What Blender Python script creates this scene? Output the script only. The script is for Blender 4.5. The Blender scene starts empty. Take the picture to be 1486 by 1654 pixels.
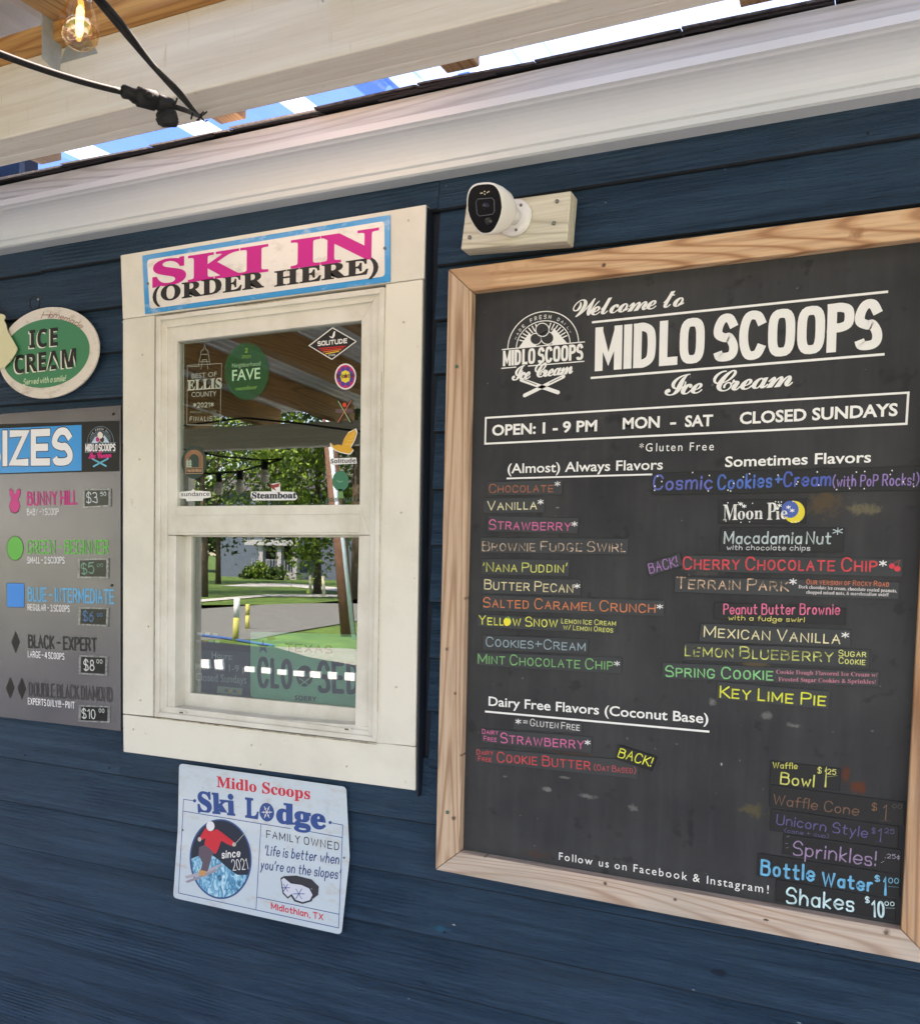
import bpy, bmesh, math, random
import numpy as np
from mathutils import Vector, Matrix
random.seed(7); rng = np.random.default_rng(7)
SC = bpy.context.scene
COL = SC.collection

# ------------------------------------------------------------------ camera
FPX, PPX, PPY = 1440.0, 743.0, 990.0
CAM = np.array([1.84448, -1.87978, 1.6071])
def _basis(yaw=-0.42263, pitch=-0.06099, roll=0.02096):
    cy, sy, cp, sp, cr, sr = math.cos(yaw), math.sin(yaw), math.cos(pitch), math.sin(pitch), math.cos(roll), math.sin(roll)
    w = np.array([sy*cp, cy*cp, sp]); r = np.array([cy, -sy, 0]); u = np.cross(r, w)
    return cr*r+sr*u, -sr*r+cr*u, w
CR, CU, CW = _basis()
cd = bpy.data.cameras.new("camera"); cam = bpy.data.objects.new("camera", cd); COL.objects.link(cam)
cd.sensor_fit = 'VERTICAL'; cd.sensor_height = 24.0; cd.sensor_width = 24.0
cd.lens = 24.0*FPX/1654.0; cd.shift_y = (PPY-827.0)/1654.0; cd.clip_start = 0.05; cd.clip_end = 800
M4 = Matrix(((CR[0], CU[0], -CW[0], CAM[0]), (CR[1], CU[1], -CW[1], CAM[1]), (CR[2], CU[2], -CW[2], CAM[2]), (0, 0, 0, 1)))
cam.matrix_world = M4; SC.camera = cam

# ------------------------------------------------------------------ light
SUN_EL, SUN_AZ = math.radians(56), math.radians(188)      # direction the sun is seen in: over the back of the building
sd = np.array([-0.16, 0.987, 0.0]); sd = sd/np.linalg.norm(sd)
sdir = np.array([sd[0]*math.cos(SUN_EL), sd[1]*math.cos(SUN_EL), math.sin(SUN_EL)])
W = bpy.data.worlds.new("World"); SC.world = W; W.use_nodes = True
wn = W.node_tree.nodes; bg = wn["Background"]
sky = wn.new("ShaderNodeTexSky"); sky.sky_type = 'NISHITA'; sky.sun_disc = False
sky.sun_elevation = SUN_EL; sky.sun_rotation = math.atan2(sdir[0], sdir[1]); sky.air_density = 1.0; sky.dust_density = 0.6; sky.ozone_density = 1.0
W.node_tree.links.new(sky.outputs[0], bg.inputs[0]); bg.inputs[1].default_value = 0.15
sl = bpy.data.lights.new("sun", 'SUN'); sl.energy = 4.5; sl.angle = math.radians(0.6); sl.color = (1.0, 0.95, 0.87)
so = bpy.data.objects.new("sun", sl); COL.objects.link(so)
so.rotation_euler = Vector(tuple(sdir)).to_track_quat('Z', 'Y').to_euler(); so.location = (0, 0, 12)
SC.view_settings.view_transform = 'Standard'; SC.view_settings.look = 'None'
SC.view_settings.gamma = 1; SC.view_settings.use_curve_mapping = False
SC.view_settings.exposure = 2.12
SC.view_settings.use_white_balance = True; SC.view_settings.white_balance_temperature = 7500; SC.view_settings.white_balance_tint = 26
SC.render.engine = 'CYCLES'
SC.cycles.use_denoising = True
SC.cycles.max_bounces = 8; SC.cycles.diffuse_bounces = 4; SC.cycles.glossy_bounces = 5; SC.cycles.transparent_max_bounces = 10
SC.cycles.sample_clamp_indirect = 6

# ------------------------------------------------------------------ surveying: where a sight line meets a plane of the place
def ray(px, py):
    return CW*FPX + CR*(px-PPX) - CU*(py-PPY)
def U(px, py, Y):
    d = ray(px, py); return CAM + d*((Y-CAM[1])/d[1])
def UZ(px, py, Z):
    d = ray(px, py); return CAM + d*((Z-CAM[2])/d[2])
GL = 0.0
def Mz(px, py, Z=0.0):                     # a ground point that shows in the window glass
    p = UZ(px, py, Z); return np.array([p[0], 2*GL-p[1], p[2]])
def My(px, py, Y):                         # a point at depth Y (in front of the wall) that shows in the window glass
    p = U(px, py, 2*GL-Y); return np.array([p[0], Y, p[2]])
def cr(ox, oy, s):
    return lambda x, y: (ox+x/s, oy+y/s)

# ------------------------------------------------------------------ materials
def lin(c):
    out = []
    for v in c:
        v = v/255.0
        out.append(v/12.92 if v <= 0.04045 else ((v+0.055)/1.055)**2.4)
    return tuple(out)
MATS = {}
class NT:
    def __init__(s, m):
        s.m = m; m.use_nodes = True; s.t = m.node_tree; s.n = s.t.nodes; s.b = s.n["Principled BSDF"]
    def new(s, typ, **k):
        n = s.n.new(typ)
        for a, v in k.items(): setattr(n, a, v)
        return n
    def l(s, a, b): s.t.links.new(a, b)
    def coords(s, scale=(1, 1, 1), rot=(0, 0, 0), rand=False):
        tc = s.new("ShaderNodeTexCoord"); mp = s.new("ShaderNodeMapping")
        mp.inputs["Scale"].default_value = scale; mp.inputs["Rotation"].default_value = rot
        if rand:
            oi = s.new("ShaderNodeObjectInfo"); vm = s.new("ShaderNodeVectorMath", operation='SCALE')
            cv = s.new("ShaderNodeCombineXYZ")
            s.l(oi.outputs["Random"], cv.inputs[0]); s.l(oi.outputs["Random"], cv.inputs[2])
            s.l(cv.outputs[0], vm.inputs[0]); vm.inputs["Scale"].default_value = 37.0
            ad = s.new("ShaderNodeVectorMath", operation='ADD'); s.l(tc.outputs["Object"], ad.inputs[0]); s.l(vm.outputs[0], ad.inputs[1])
            s.l(ad.outputs[0], mp.inputs[0])
        else: s.l(tc.outputs["Object"], mp.inputs[0])
        return mp.outputs[0]
    def noise(s, vec, scale=5, detail=4, rough=0.55, dist=0.0):
        n = s.new("ShaderNodeTexNoise"); n.inputs["Scale"].default_value = scale; n.inputs["Detail"].default_value = detail
        n.inputs["Roughness"].default_value = rough; n.inputs["Distortion"].default_value = dist
        s.l(vec, n.inputs["Vector"]); return n.outputs["Fac"]
    def ramp(s, fac, stops):
        r = s.new("ShaderNodeValToRGB"); e = r.color_ramp.elements
        while len(e) < len(stops): e.new(0.5)
        for i, (p, c) in enumerate(stops):
            e[i].position = p; e[i].color = (*c, 1) if len(c) == 3 else c
        s.l(fac, r.inputs[0]); return r.outputs[0]
    def mix(s, fac, a, b, blend='MIX'):
        m = s.new("ShaderNodeMixRGB", blend_type=blend)
        for i, v in ((0, fac), (1, a), (2, b)):
            if isinstance(v, (int, float)): m.inputs[i].default_value = v
            elif isinstance(v, tuple): m.inputs[i].default_value = (*v, 1)
            else: s.l(v, m.inputs[i])
        return m.outputs[0]
    def math(s, op, a, b=0.0, clamp=False):
        m = s.new("ShaderNodeMath", operation=op); m.use_clamp = clamp
        for i, v in ((0, a), (1, b)):
            if isinstance(v, (int, float)): m.inputs[i].default_value = v
            else: s.l(v, m.inputs[i])
        return m.outputs[0]
    def bump(s, h, strength=0.3, dist=0.002):
        b = s.new("ShaderNodeBump"); b.inputs["Strength"].default_value = strength; b.inputs["Distance"].default_value = dist
        s.l(h, b.inputs["Height"]); s.l(b.outputs[0], s.b.inputs["Normal"])
    def spot(s, base, p, r, colour, amount=0.8, nscale=60, squash=(1, 1)):
        """a stain with a shape of its own round point p"""
        tc = s.new("ShaderNodeTexCoord"); sub = s.new("ShaderNodeVectorMath", operation='SUBTRACT'); sub.inputs[1].default_value = tuple(p)
        s.l(tc.outputs["Object"], sub.inputs[0])
        mu = s.new("ShaderNodeVectorMath", operation='MULTIPLY'); mu.inputs[1].default_value = (1/squash[0], 0, 1/squash[1]); s.l(sub.outputs[0], mu.inputs[0])
        ln = s.new("ShaderNodeVectorMath", operation='LENGTH'); s.l(mu.outputs[0], ln.inputs[0])
        n = s.noise(tc.outputs["Object"], nscale, 5, 0.65)
        d = s.math('DIVIDE', ln.outputs["Value"], r)
        v = s.math('SUBTRACT', s.math('MULTIPLY', n, 2.0), d)
        v = s.math('MULTIPLY', s.math('SUBTRACT', v, 0.35), 2.5*1.0, True)
        v = s.math('MULTIPLY', v, amount)
        return s.mix(v, base, colour)
def pm(name, rgb, rough=0.5, metal=0.0, var=0.0, vscale=8, bump=0.0, bscale=40, spec=None, coat=0.0, var2=None):
    key = name
    if key in MATS: return MATS[key]
    m = bpy.data.materials.new(name); t = NT(m); c = lin(rgb)
    t.b.inputs["Roughness"].default_value = rough; t.b.inputs["Metallic"].default_value = metal
    if spec is not None: t.b.inputs["Specular IOR Level"].default_value = spec
    if coat: t.b.inputs["Coat Weight"].default_value = coat; t.b.inputs["Coat Roughness"].default_value = 0.08
    v = t.coords()
    if var:
        n = t.noise(v, vscale, 5, 0.6)
        dark = tuple(x*(1-var) for x in c) if var2 is None else lin(var2)
        col = t.ramp(n, [(0.35, dark), (0.62, c)]); t.l(col, t.b.inputs["Base Color"])
    else: t.b.inputs["Base Color"].default_value = (*c, 1)
    if bump: t.bump(t.noise(v, bscale, 4, 0.6), bump, 0.002)
    MATS[key] = m; return m
def ink(rgb, rough=0.45, var=0.0):
    return pm("ink_%d_%d_%d_%d" % (*rgb, int(var*100)), rgb, rough, var=var, vscale=90)

# ------------------------------------------------------------------ object helpers
def tag(o, label=None, cat=None, group=None, kind=None):
    if label: o['label'] = label
    if cat: o['category'] = cat
    if group: o['group'] = group
    if kind: o['kind'] = kind
    return o
def empty(name, label, cat, loc=(0, 0, 0), group=None):
    o = bpy.data.objects.new(name, None); COL.objects.link(o); o.location = tuple(loc); o.empty_display_size = .05
    bpy.context.view_layer.update()
    return tag(o, label, cat, group)
def par(o, p):
    if p is not None:
        o.parent = p; o.matrix_parent_inverse = Matrix.Translation(-Vector(p.location)) if p.type == 'EMPTY' else Matrix.Identity(4)
def mesh(name, verts, faces, mat, parent=None, smooth=False, kind=None):
    me = bpy.data.meshes.new(name); me.from_pydata([tuple(map(float, v)) for v in verts], [], faces); me.update()
    mats = mat if isinstance(mat, (list, tuple)) else [mat]
    for m_ in mats: me.materials.append(m_)
    if smooth: me.polygons.foreach_set("use_smooth", [True]*len(me.polygons))
    o = bpy.data.objects.new(name, me); COL.objects.link(o); par(o, parent)
    if kind: o['kind'] = kind
    return o
def bmobj(name, bm, mat, parent=None, smooth=False, kind=None):
    bmesh.ops.recalc_face_normals(bm, faces=bm.faces)
    me = bpy.data.meshes.new(name); bm.to_mesh(me); bm.free(); me.materials.append(mat)
    if smooth: me.polygons.foreach_set("use_smooth", [True]*len(me.polygons))
    o = bpy.data.objects.new(name, me); COL.objects.link(o); par(o, parent)
    if kind: o['kind'] = kind
    return o
def prism(name, front, back, mat, parent=None, bev=0.0, kind=None):
    """closed solid between two matching loops of world points"""
    bm = bmesh.new(); f = [bm.verts.new(tuple(p)) for p in front]; b = [bm.verts.new(tuple(p)) for p in back]
    n = len(f); bm.faces.new(f); bm.faces.new(b[::-1])
    for i in range(n): bm.faces.new((f[i], b[i], b[(i+1) % n], f[(i+1) % n]))
    if bev:
        bmesh.ops.recalc_face_normals(bm, faces=bm.faces)
        bmesh.ops.bevel(bm, geom=list(bm.edges), offset=bev, segments=2, affect='EDGES', profile=0.5)
    return bmobj(name, bm, mat, parent, kind=kind)
def slab(name, pts, Yf, Yb, mat, parent=None, bev=0.0, kind=None):
    """board parallel to the wall: outline surveyed on its front plane Yf, solid back to Yb"""
    f = [U(x, y, Yf) for x, y in pts]; b = [np.array([p[0], Yb, p[2]]) for p in f]
    return prism(name, f, b, mat, parent, bev, kind)
def box(name, x0, x1, y0, y1, z0, z1, mat, parent=None, bev=0.0, kind=None):
    f = [(x0, y0, z0), (x1, y0, z0), (x1, y0, z1), (x0, y0, z1)]
    return prism(name, f, [(a, y1, c) for a, _, c in f], mat, parent, bev, kind)
_lift = [0]
def poly(name, pts, Y, mat, parent=None):
    return mesh(name, [U(x, y, Y) for x, y in pts], [list(range(len(pts)))], mat, parent)
def wpoly(name, P3, mat, parent=None):
    return mesh(name, P3, [list(range(len(P3)))], mat, parent)
def ell(cx, cy, rx, ry, n=40, a0=0, a1=360, s=0.0):
    return [(cx+rx*math.cos(math.radians(a0+(a1-a0)*i/n)), cy-ry*math.sin(math.radians(a0+(a1-a0)*i/n))+s*rx*math.cos(math.radians(a0+(a1-a0)*i/n))) for i in range(n if a1-a0 == 360 else n+1)]
def roundq(pts, r, n=5):
    out = []
    m = len(pts)
    for i in range(m):
        p = np.array(pts[i], float); a = np.array(pts[i-1], float); b = np.array(pts[(i+1) % m], float)
        da = (a-p)/np.linalg.norm(a-p); db = (b-p)/np.linalg.norm(b-p)
        for k in range(n+1):
            t = k/n; q0 = p+da*r; q1 = p+db*r
            out.append(tuple((1-t)**2*q0+2*t*(1-t)*p+t*t*q1))
    return out
def ring(name, outer, inner, Yf, Yb, mat, parent=None, split=True, nm='rail'):
    """four mitred pieces between two surveyed quads, TL TR BR BL"""
    res = []
    for i in range(4):
        j = (i+1) % 4
        res.append(slab(nm if isinstance(nm, str) else nm[i], [outer[i], outer[j], inner[j], inner[i]], Yf, Yb, mat if not isinstance(mat, list) else mat[i], parent, bev=0.0012))
    return res
def tube(name, pts, r, mat, parent=None, seg=8, smooth=True):
    pts = [Vector(tuple(p)) for p in pts]; n = len(pts)
    rs = r if isinstance(r, (list, tuple)) else [r]*n
    V, F = [], []
    prev = None
    for i, p in enumerate(pts):
        d = (pts[min(i+1, n-1)]-pts[max(i-1, 0)]).normalized()
        a = prev if prev is not None else (Vector((0, 0, 1)) if abs(d.z) < 0.9 else Vector((1, 0, 0)))
        a = (a-d*a.dot(d)).normalized(); b = d.cross(a); prev = a
        for k in range(seg):
            t = 2*math.pi*k/seg; V.append(p+(a*math.cos(t)+b*math.sin(t))*rs[i])
    for i in range(n-1):
        for k in range(seg):
            F.append((i*seg+k, i*seg+(k+1) % seg, (i+1)*seg+(k+1) % seg, (i+1)*seg+k))
    F.append(tuple(range(seg))[::-1]); F.append(tuple((n-1)*seg+k for k in range(seg)))
    return mesh(name, V, F, mat, parent, smooth)
def disc_screw(p, r, mat, parent, name='screw', n=(0, -1, 0)):
    p = Vector(tuple(p)); n = Vector(n)
    return tube(name, [p-n*0.001, p+n*0.0015, p+n*0.0022], [r, r, r*0.5], mat, parent, 10)

# ------------------------------------------------------------------ lettering
G = {}
def _g(s):
    for line in s.strip().split("\n"):
        ch, w, rest = line.split(" ", 2); G[ch] = (int(w), [st for st in rest.split(",")])
_g("""A 8 04 4e 84,18 78
B 8 04 0e,~0e 4e 7d 7b 6a 0a,~0a 6a 88 86 64 04
C 8 ~8c 6e 2e 0b 07 24 64 86
D 8 04 0e,~0e 3e 6d 7b 77 65 34 04
E 7 7e 0e 04 74,09 69
F 7 7e 0e 04,09 69
G 9 ~8c 6e 2e 0b 07 24 64 86 88,88 58
H 8 04 0e,84 8e,09 89
I 0 04 0e
J 5 ~5e 57 34 14 06
K 7 04 0e,7e 08,29 84
L 5 0e 04 54
M 10 04 0e,0e 56 ae,ae a4
N 8 04 0e 84 8e
O 8 @048e
P 7 04 0e,~0e 4e 7d 7a 49 09
Q 9 @049e,57 a3
R 8 04 0e,~0e 4e 7d 7a 49 09,49 84
S 7 ~7c 5e 2e 0c 0a 39 59 77 75 54 14 05
T 8 0e 8e,4e 44
U 8 ~0e 08 06 24 64 86 88 8e
V 8 0e 44 8e
W 12 0e 34 6d 94 ce
X 8 0e 84,8e 04
Y 8 0e 49 8e,49 44
Z 7 0e 7e 04 74
0 7 @047e
1 3 0c 3e 34
2 7 ~0c 2e 5e 7c 69 04,04 74
3 7 ~0d 3e 6d 6a 39,~39 69 77 74 44 05
4 8 5e 07 87,6e 64
5 7 7e 1e 0a,~0a 3b 6a 77 54 24 05
6 7 ~6e 2b 07 24 54 77 5a 29 08
8 7 @196e,@0479
9 7 ~78 49 0a 0c 2e 5e 7b 55 14
$ 7 ~7c 5e 2e 0c 0a 39 59 77 75 54 14 05,3f 33
! 1 0e 08,05 04
( 3 ~3f 0b 07 33
) 3 ~0f 3b 37 03
+ 7 09 79,3c 36
= 6 08 68,0b 6b
- 5 09 59
* 8 4e 45,0c 87,8c 07
' 1 1e 0b
. 1 04 05
, 1 14 02
: 1 05 06,0a 0b
/ 5 04 5e
& 8 ~84 1b 1e 3e 3b 06 24 54 88
a 6 @046a,6a 64
b 6 0e 04,@046a
c 6 ~69 4a 2a 08 06 24 44 65
d 6 @046a,6e 64
e 6 ~07 67 69 4a 2a 08 06 24 44 65
f 4 ~5e 3e 2c 24,0a 5a
g 6 @046a,~6a 62 50 30 01
h 6 0e 04,~07 2a 4a 68 64
i 0 04 0a,0c 0d
j 3 ~2a 22 10 00,2c 2d
k 5 0e 04,5a 07 54
l 0 0e 04
m 10 0a 04,~08 2a 4a 58 54,~58 7a 9a a8 a4
n 6 0a 04,~08 2a 4a 68 64
o 6 @046a
p 6 00 0a,@046a
q 6 60 6a,@046a
r 4 0a 04,~07 2a 4a
s 5 ~59 4a 1a 09 17 47 55 44 14 05
t 5 2d 25,~25 34 54,0a 5a
u 6 ~0a 06 24 44 66 6a,6a 64
v 6 0a 34 6a
w 8 0a 24 48 64 8a
x 6 0a 64,6a 04
y 6 0a 34,6a 10
z 6 0a 6a 04 64""")
G['¢'] = (6, ['~69 4a 2a 08 06 24 44 65', '3d 31'])
G['7'] = (7, ["0e 7e 24"])
def _val(c): return "0123456789abcdefghij".index(c)
SQ = [1.0]
def _stroke(st):
    if st[0] == '@':
        x0, y0, x1, y1 = [_val(c) for c in st[1:5]]
        n = 24; q_ = lambda v: math.copysign(abs(v)**SQ[0], v)
        return [((x0+x1)/2+(x1-x0)/2*q_(math.cos(2*math.pi*i/n+math.pi/2)), (y0+y1)/2+(y1-y0)/2*q_(math.sin(2*math.pi*i/n+math.pi/2))) for i in range(n)], True
    sm = st[0] == '~'; st = st.lstrip('~')
    pts = [(_val(p[0]), _val(p[1])) for p in st.split()]
    if not sm: return pts, False
    out = []
    P = [pts[0]]+pts+[pts[-1]]
    for i in range(1, len(P)-2):
        p0, p1, p2, p3 = P[i-1], P[i], P[i+1], P[i+2]
        for k in range(5):
            t = k/5
            out.append(tuple(0.5*((2*b)+(-a+c)*t+(2*a-5*b+4*c-d)*t*t+(-a+3*b-3*c+d)*t**3) for a, b, c, d in zip(p0, p1, p2, p3)))
    out.append(pts[-1]); return out, False
def ribbon(pts, closed, w, V, F, z, caps=True):
    """flat stroke in 2D (x, y) appended to V/F with depth z"""
    n = len(pts); P = [np.array(p, float) for p in pts]
    if not caps and not closed:
        for e_, q_ in ((0, 1), (n-1, n-2)):
            d = P[e_]-P[q_]; P[e_] = P[e_]+d/(np.linalg.norm(d)+1e-12)*w*.5*(1.0 if abs(d[0]) < abs(d[1])*.12 or abs(d[1]) < abs(d[0])*.12 else .35)
    L, R_ = [], []
    for i in range(n):
        a = P[i-1] if (i > 0 or closed) else None; b = P[(i+1) % n] if (i < n-1 or closed) else None
        d1 = (P[i]-a) if a is not None else (b-P[i]); d2 = (b-P[i]) if b is not None else (P[i]-a)
        d1 = d1/(np.linalg.norm(d1)+1e-12); d2 = d2/(np.linalg.norm(d2)+1e-12)
        n1 = np.array([-d1[1], d1[0]]); n2 = np.array([-d2[1], d2[0]]); m = n1+n2
        ml = np.linalg.norm(m)
        m = m/ml if ml > 1e-6 else n1
        s = min(1.0/max(0.3, float(m@n1)), 1.7)
        L.append(P[i]+m*w/2*s); R_.append(P[i]-m*w/2*s)
    b0 = len(V)
    for a, b in zip(L, R_): V.append((a[0], a[1], z)); V.append((b[0], b[1], z))
    for i in range(n-1 if not closed else n):
        j = (i+1) % n; F.append((b0+2*i, b0+2*i+1, b0+2*j+1, b0+2*j))
    if caps and not closed:
        for e, q in ((0, 1), (n-1, n-2)):
            d = P[e]-P[q]; d = d/(np.linalg.norm(d)+1e-12); nn = np.array([-d[1], d[0]]); k0 = len(V)
            for k in range(6):
                t = math.pi*k/5; V.append((*(P[e]+nn*w/2*math.cos(t)+d*w/2*math.sin(t)), z))
            F.append(tuple(range(k0, k0+6)))
def frame2(p0, p1, cap, Y):
    """baseline start/end (survey), cap height in survey units at the start -> origin, unit along, unit up, length, height"""
    A = U(*p0, Y); B = U(*p1, Y); T = U(p0[0], p0[1]-cap, Y)
    ax = B-A; L = np.linalg.norm(ax); ax = ax/L; up = np.array([-ax[2], 0, ax[0]]); H = abs((T-A)@up)
    return A, ax, up, L, H
def stext(s, p0, p1, cap, Y, mat, parent, w=0.11, sc=False, caps=True, gap=1.9, jit=0.0, slant=0.0, name='lettering', space=3.6, sw=0.78):
    A, ax, up, L, H = frame2(p0, p1, cap, Y)
    SQ[0] = 0.62 if not caps else 0.95
    lw = w*H; x = 0.0; k_l = 0; items = []
    for ch in s:
        if ch == ' ': x += space; continue
        small = sc and ch.islower(); g = G[ch.upper() if small or (ch not in G) else ch]; k = sw if small else 1.0
        dy = random.uniform(-jit, jit)*10
        for st in g[1]:
            pts, cl = _stroke(st)
            items.append(([(x+px*k+(py-4)*slant*k, (py-4)*k+dy) for px, py in pts], cl, k_l))
        x += g[0]*k+gap; k_l += 1
    x -= gap
    sx = max((L-lw*k_l)/max(x, 1e-6), 0.25*L/max(x, 1e-6)); sy = (H-lw)/10.0; V, F = [], []
    for i, (pts, cl, kk) in enumerate(items):
        ribbon([(lw/2+kk*lw+px*sx, lw/2+py*sy) for px, py in pts], cl, lw, V, F, -0.00001*(i % 5), caps)
    W3 = [A+ax*v[0]+up*v[1]+np.array([0, v[2], 0]) for v in V]
    return mesh(name, W3, F, mat, parent)
def line(p0, p1, th, Y, mat, parent, name='rule'):
    """thin printed rule; th in survey units"""
    A = U(*p0, Y); B = U(*p1, Y); T = np.linalg.norm(U(p0[0], p0[1]-th, Y)-A); V, F = [], []
    ribbon([(0, 0), (np.linalg.norm(B-A), 0)], False, T, V, F, 0, False)
    ax = (B-A)/np.linalg.norm(B-A); up = np.array([-ax[2], 0, ax[0]])
    return mesh(name, [A+ax*v[0]+up*v[1] for v in V], F, mat, parent)
def path(pts, closed, th, Y, mat, parent, name='outline', caps=True):
    W3 = [U(*p, Y) for p in pts]; T = np.linalg.norm(U(pts[0][0], pts[0][1]-th, Y)-W3[0]); V, F = [], []
    ribbon([(p[0], p[2]) for p in W3], closed, T, V, F, 0, caps)
    return mesh(name, [(v[0], Y, v[1]) for v in V], F, mat, parent)
STY = {'n': None, 'serif': (0x1D400, 0x1D41A), 'script': (0x1D4D0, 0x1D4EA), 'sans': (0x1D5D4, 0x1D5EE), 'bi': (0x1D468, 0x1D482), 'mono': (0x1D670, 0x1D68A), 'sansn': (0x1D5A0, 0x1D5BA), 'srn': None}
DIG = {'serif': 0x1D7CE, 'sans': 0x1D7EC}
def styled(s, st):
    m = STY[st]
    if not m: return s
    o = ""
    for c in s:
        if 'A' <= c <= 'Z': o += chr(m[0]+ord(c)-65)
        elif 'a' <= c <= 'z': o += chr(m[1]+ord(c)-97)
        elif c.isdigit() and st in DIG: o += chr(DIG[st]+int(c))
        else: o += c
    return o
def _tmesh(body, off, spc, res=3):
    c = bpy.data.curves.new("t", "FONT"); c.body = body; c.offset = off; c.space_character = spc; c.resolution_u = res
    o = bpy.data.objects.new("t", c); me = bpy.data.meshes.new_from_object(o)
    co = np.zeros(len(me.vertices)*3); me.vertices.foreach_get("co", co); co = co.reshape(-1, 3)
    fs = [tuple(p.vertices) for p in me.polygons]
    bpy.data.objects.remove(o); bpy.data.curves.remove(c); bpy.data.meshes.remove(me)
    return co, fs
_cap = {}; _glyph = {}
def _gl(ch, st, off):
    k = (ch, st, off)
    if k not in _glyph:
        c = styled(ch, st); i = styled('I' if st != 'n' else 'H', st)
        m, f = _tmesh(c, off, 1.0) if ch != ' ' else (np.zeros((0, 3)), [])
        w2, _ = _tmesh(i+i, 0, 1.0); w3, _ = _tmesh(i+c+i, 0, 1.0)
        _glyph[k] = (m, f, (w3[:, 0].max()-w3[:, 0].min())-(w2[:, 0].max()-w2[:, 0].min()))
    return _glyph[k]
def btext(s, p0, p1, cap, Y, mat, parent, st='n', off=0.0, spc=1.0, name='lettering', slant=0.0, fit_h=None):
    bold = 0
    if st == 'script': bold, off = off*.8, 0.0
    key = (st, off)
    if key not in _cap:
        c, _ = _tmesh(styled('I' if st != 'n' else 'H', st), off, 1.0); _cap[key] = (c[:, 1].min(), c[:, 1].max())
    y0, y1 = _cap[key]; co, fs, x = [], [], 0.0; n = 0
    for i, ch in enumerate(s):
        m, f, adv = _gl(ch, st, off)
        if len(m):
            for kb, (bx_, by_) in enumerate(((0, 0), (bold, bold*.5), (-bold, -bold*.5), (bold, -bold*.5)) if bold else ((0, 0),)):
                co.append(m*np.array([1, 1, 0])+np.array([x+bx_, by_, -0.00002*(i % 2)-.00005*kb])); fs += [tuple(v+n for v in q) for q in f]; n += len(m)
        x += adv*spc+(spc-1)*.1
    co = np.concatenate(co)
    A, ax, up, L, H = frame2(p0, p1, cap, Y)
    xx = (co[:, 0]-co[:, 0].min())/(co[:, 0].max()-co[:, 0].min()); yy = (co[:, 1]-y0)/(y1-y0)
    W3 = [A+ax*(L*a+slant*H*b)+up*(H*b)+np.array([0, d, 0]) for a, b, d in zip(xx, yy, co[:, 2])]
    return mesh(name, W3, fs, mat, parent)

# ================================================================== materials of the place
def mat_siding():
    m = bpy.data.materials.new("painted_siding"); t = NT(m)
    v = t.coords((1, 1, 1), rand=True); vs = t.coords((1.3, 1, 26), rand=True); vf = t.coords((5, 1, 150), rand=True)
    n1 = t.noise(v, 1.4, 5, 0.6); n2 = t.noise(vs, 1.6, 6, 0.65, 0.6)
    base = t.ramp(n1, [(0.3, lin((16, 44, 66))), (0.5, lin((26, 56, 78))), (0.7, lin((42, 64, 80)))])
    base = t.mix(t.ramp(n2, [(0.38, (0, 0, 0)), (0.66, (0.8, 0.8, 0.8))]), base, lin((50, 80, 104)))  # lighter grain streaks, with some sheen put into their colour
    n3 = t.noise(vf, 3, 5, 0.7)
    base = t.mix(t.ramp(n3, [(0.30, (0.8, 0.8, 0.8)), (0.47, (0, 0, 0))]), base, lin((8, 22, 38)))
    # flecks where the paint is chipped
    n4 = t.noise(v, 55, 2, 0.5); base = t.mix(t.ramp(n4, [(0.79, (0, 0, 0)), (0.81, (1, 1, 1))]), base, lin((120, 160, 175)))
    for q, r, c in SIDING_SPOTS: base = t.spot(base, U(*q, -0.015), r, lin(c), 0.9, 45, (2.2, 0.7))
    t.l(base, t.b.inputs["Base Color"]); t.b.inputs["Roughness"].default_value = 0.46; t.b.inputs["Specular IOR Level"].default_value = 0.32
    h = t.math('ADD', t.math('MULTIPLY', t.noise(vf, 2.2, 6, 0.7, 0.3), 0.75), t.math('MULTIPLY', n2, 0.9))
    h = t.math('ADD', h, t.math('MULTIPLY', t.noise(v, 160, 3, 0.6), 0.25))
    wv = t.new("ShaderNodeTexWave", wave_type='BANDS', bands_direction='Z'); wv.inputs["Scale"].default_value = 14; wv.inputs["Distortion"].default_value = 5.0
    wv.inputs["Detail"].default_value = 3; wv.inputs["Detail Scale"].default_value = 0.6
    t.l(t.coords((0.35, 1, 2.2), rand=True), wv.inputs["Vector"])
    msk = t.ramp(t.noise(v, 2.1, 2), [(0.5, (0, 0, 0)), (0.64, (1, 1, 1))])
    mm = t.new("ShaderNodeMixRGB"); t.l(msk, mm.inputs[0]); mm.inputs[1].default_value = (0.5, 0.5, 0.5, 1); t.l(wv.outputs["Fac"], mm.inputs[2])
    h = t.math('ADD', h, t.math('MULTIPLY', mm.outputs[0], 0.55))
    t.bump(h, 1.0, 0.008)
    return m
SIDING_SPOTS = [((712, 1500), 0.018, (22, 92, 118)), ((733, 1494), 0.004, (214, 205, 190)), ((232, 1331), 0.006, (20, 90, 105)), ((1290, 1655), 0.004, (150, 180, 195)), ((1120, 1598), 0.003, (210, 215, 215)), ((1158, 1570), 0.02, (14, 32, 52))]
SIDING = mat_siding()
SHEATH = pm("sheathing_paint", (16, 30, 46), 0.7, var=0.3, vscale=12)
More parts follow.
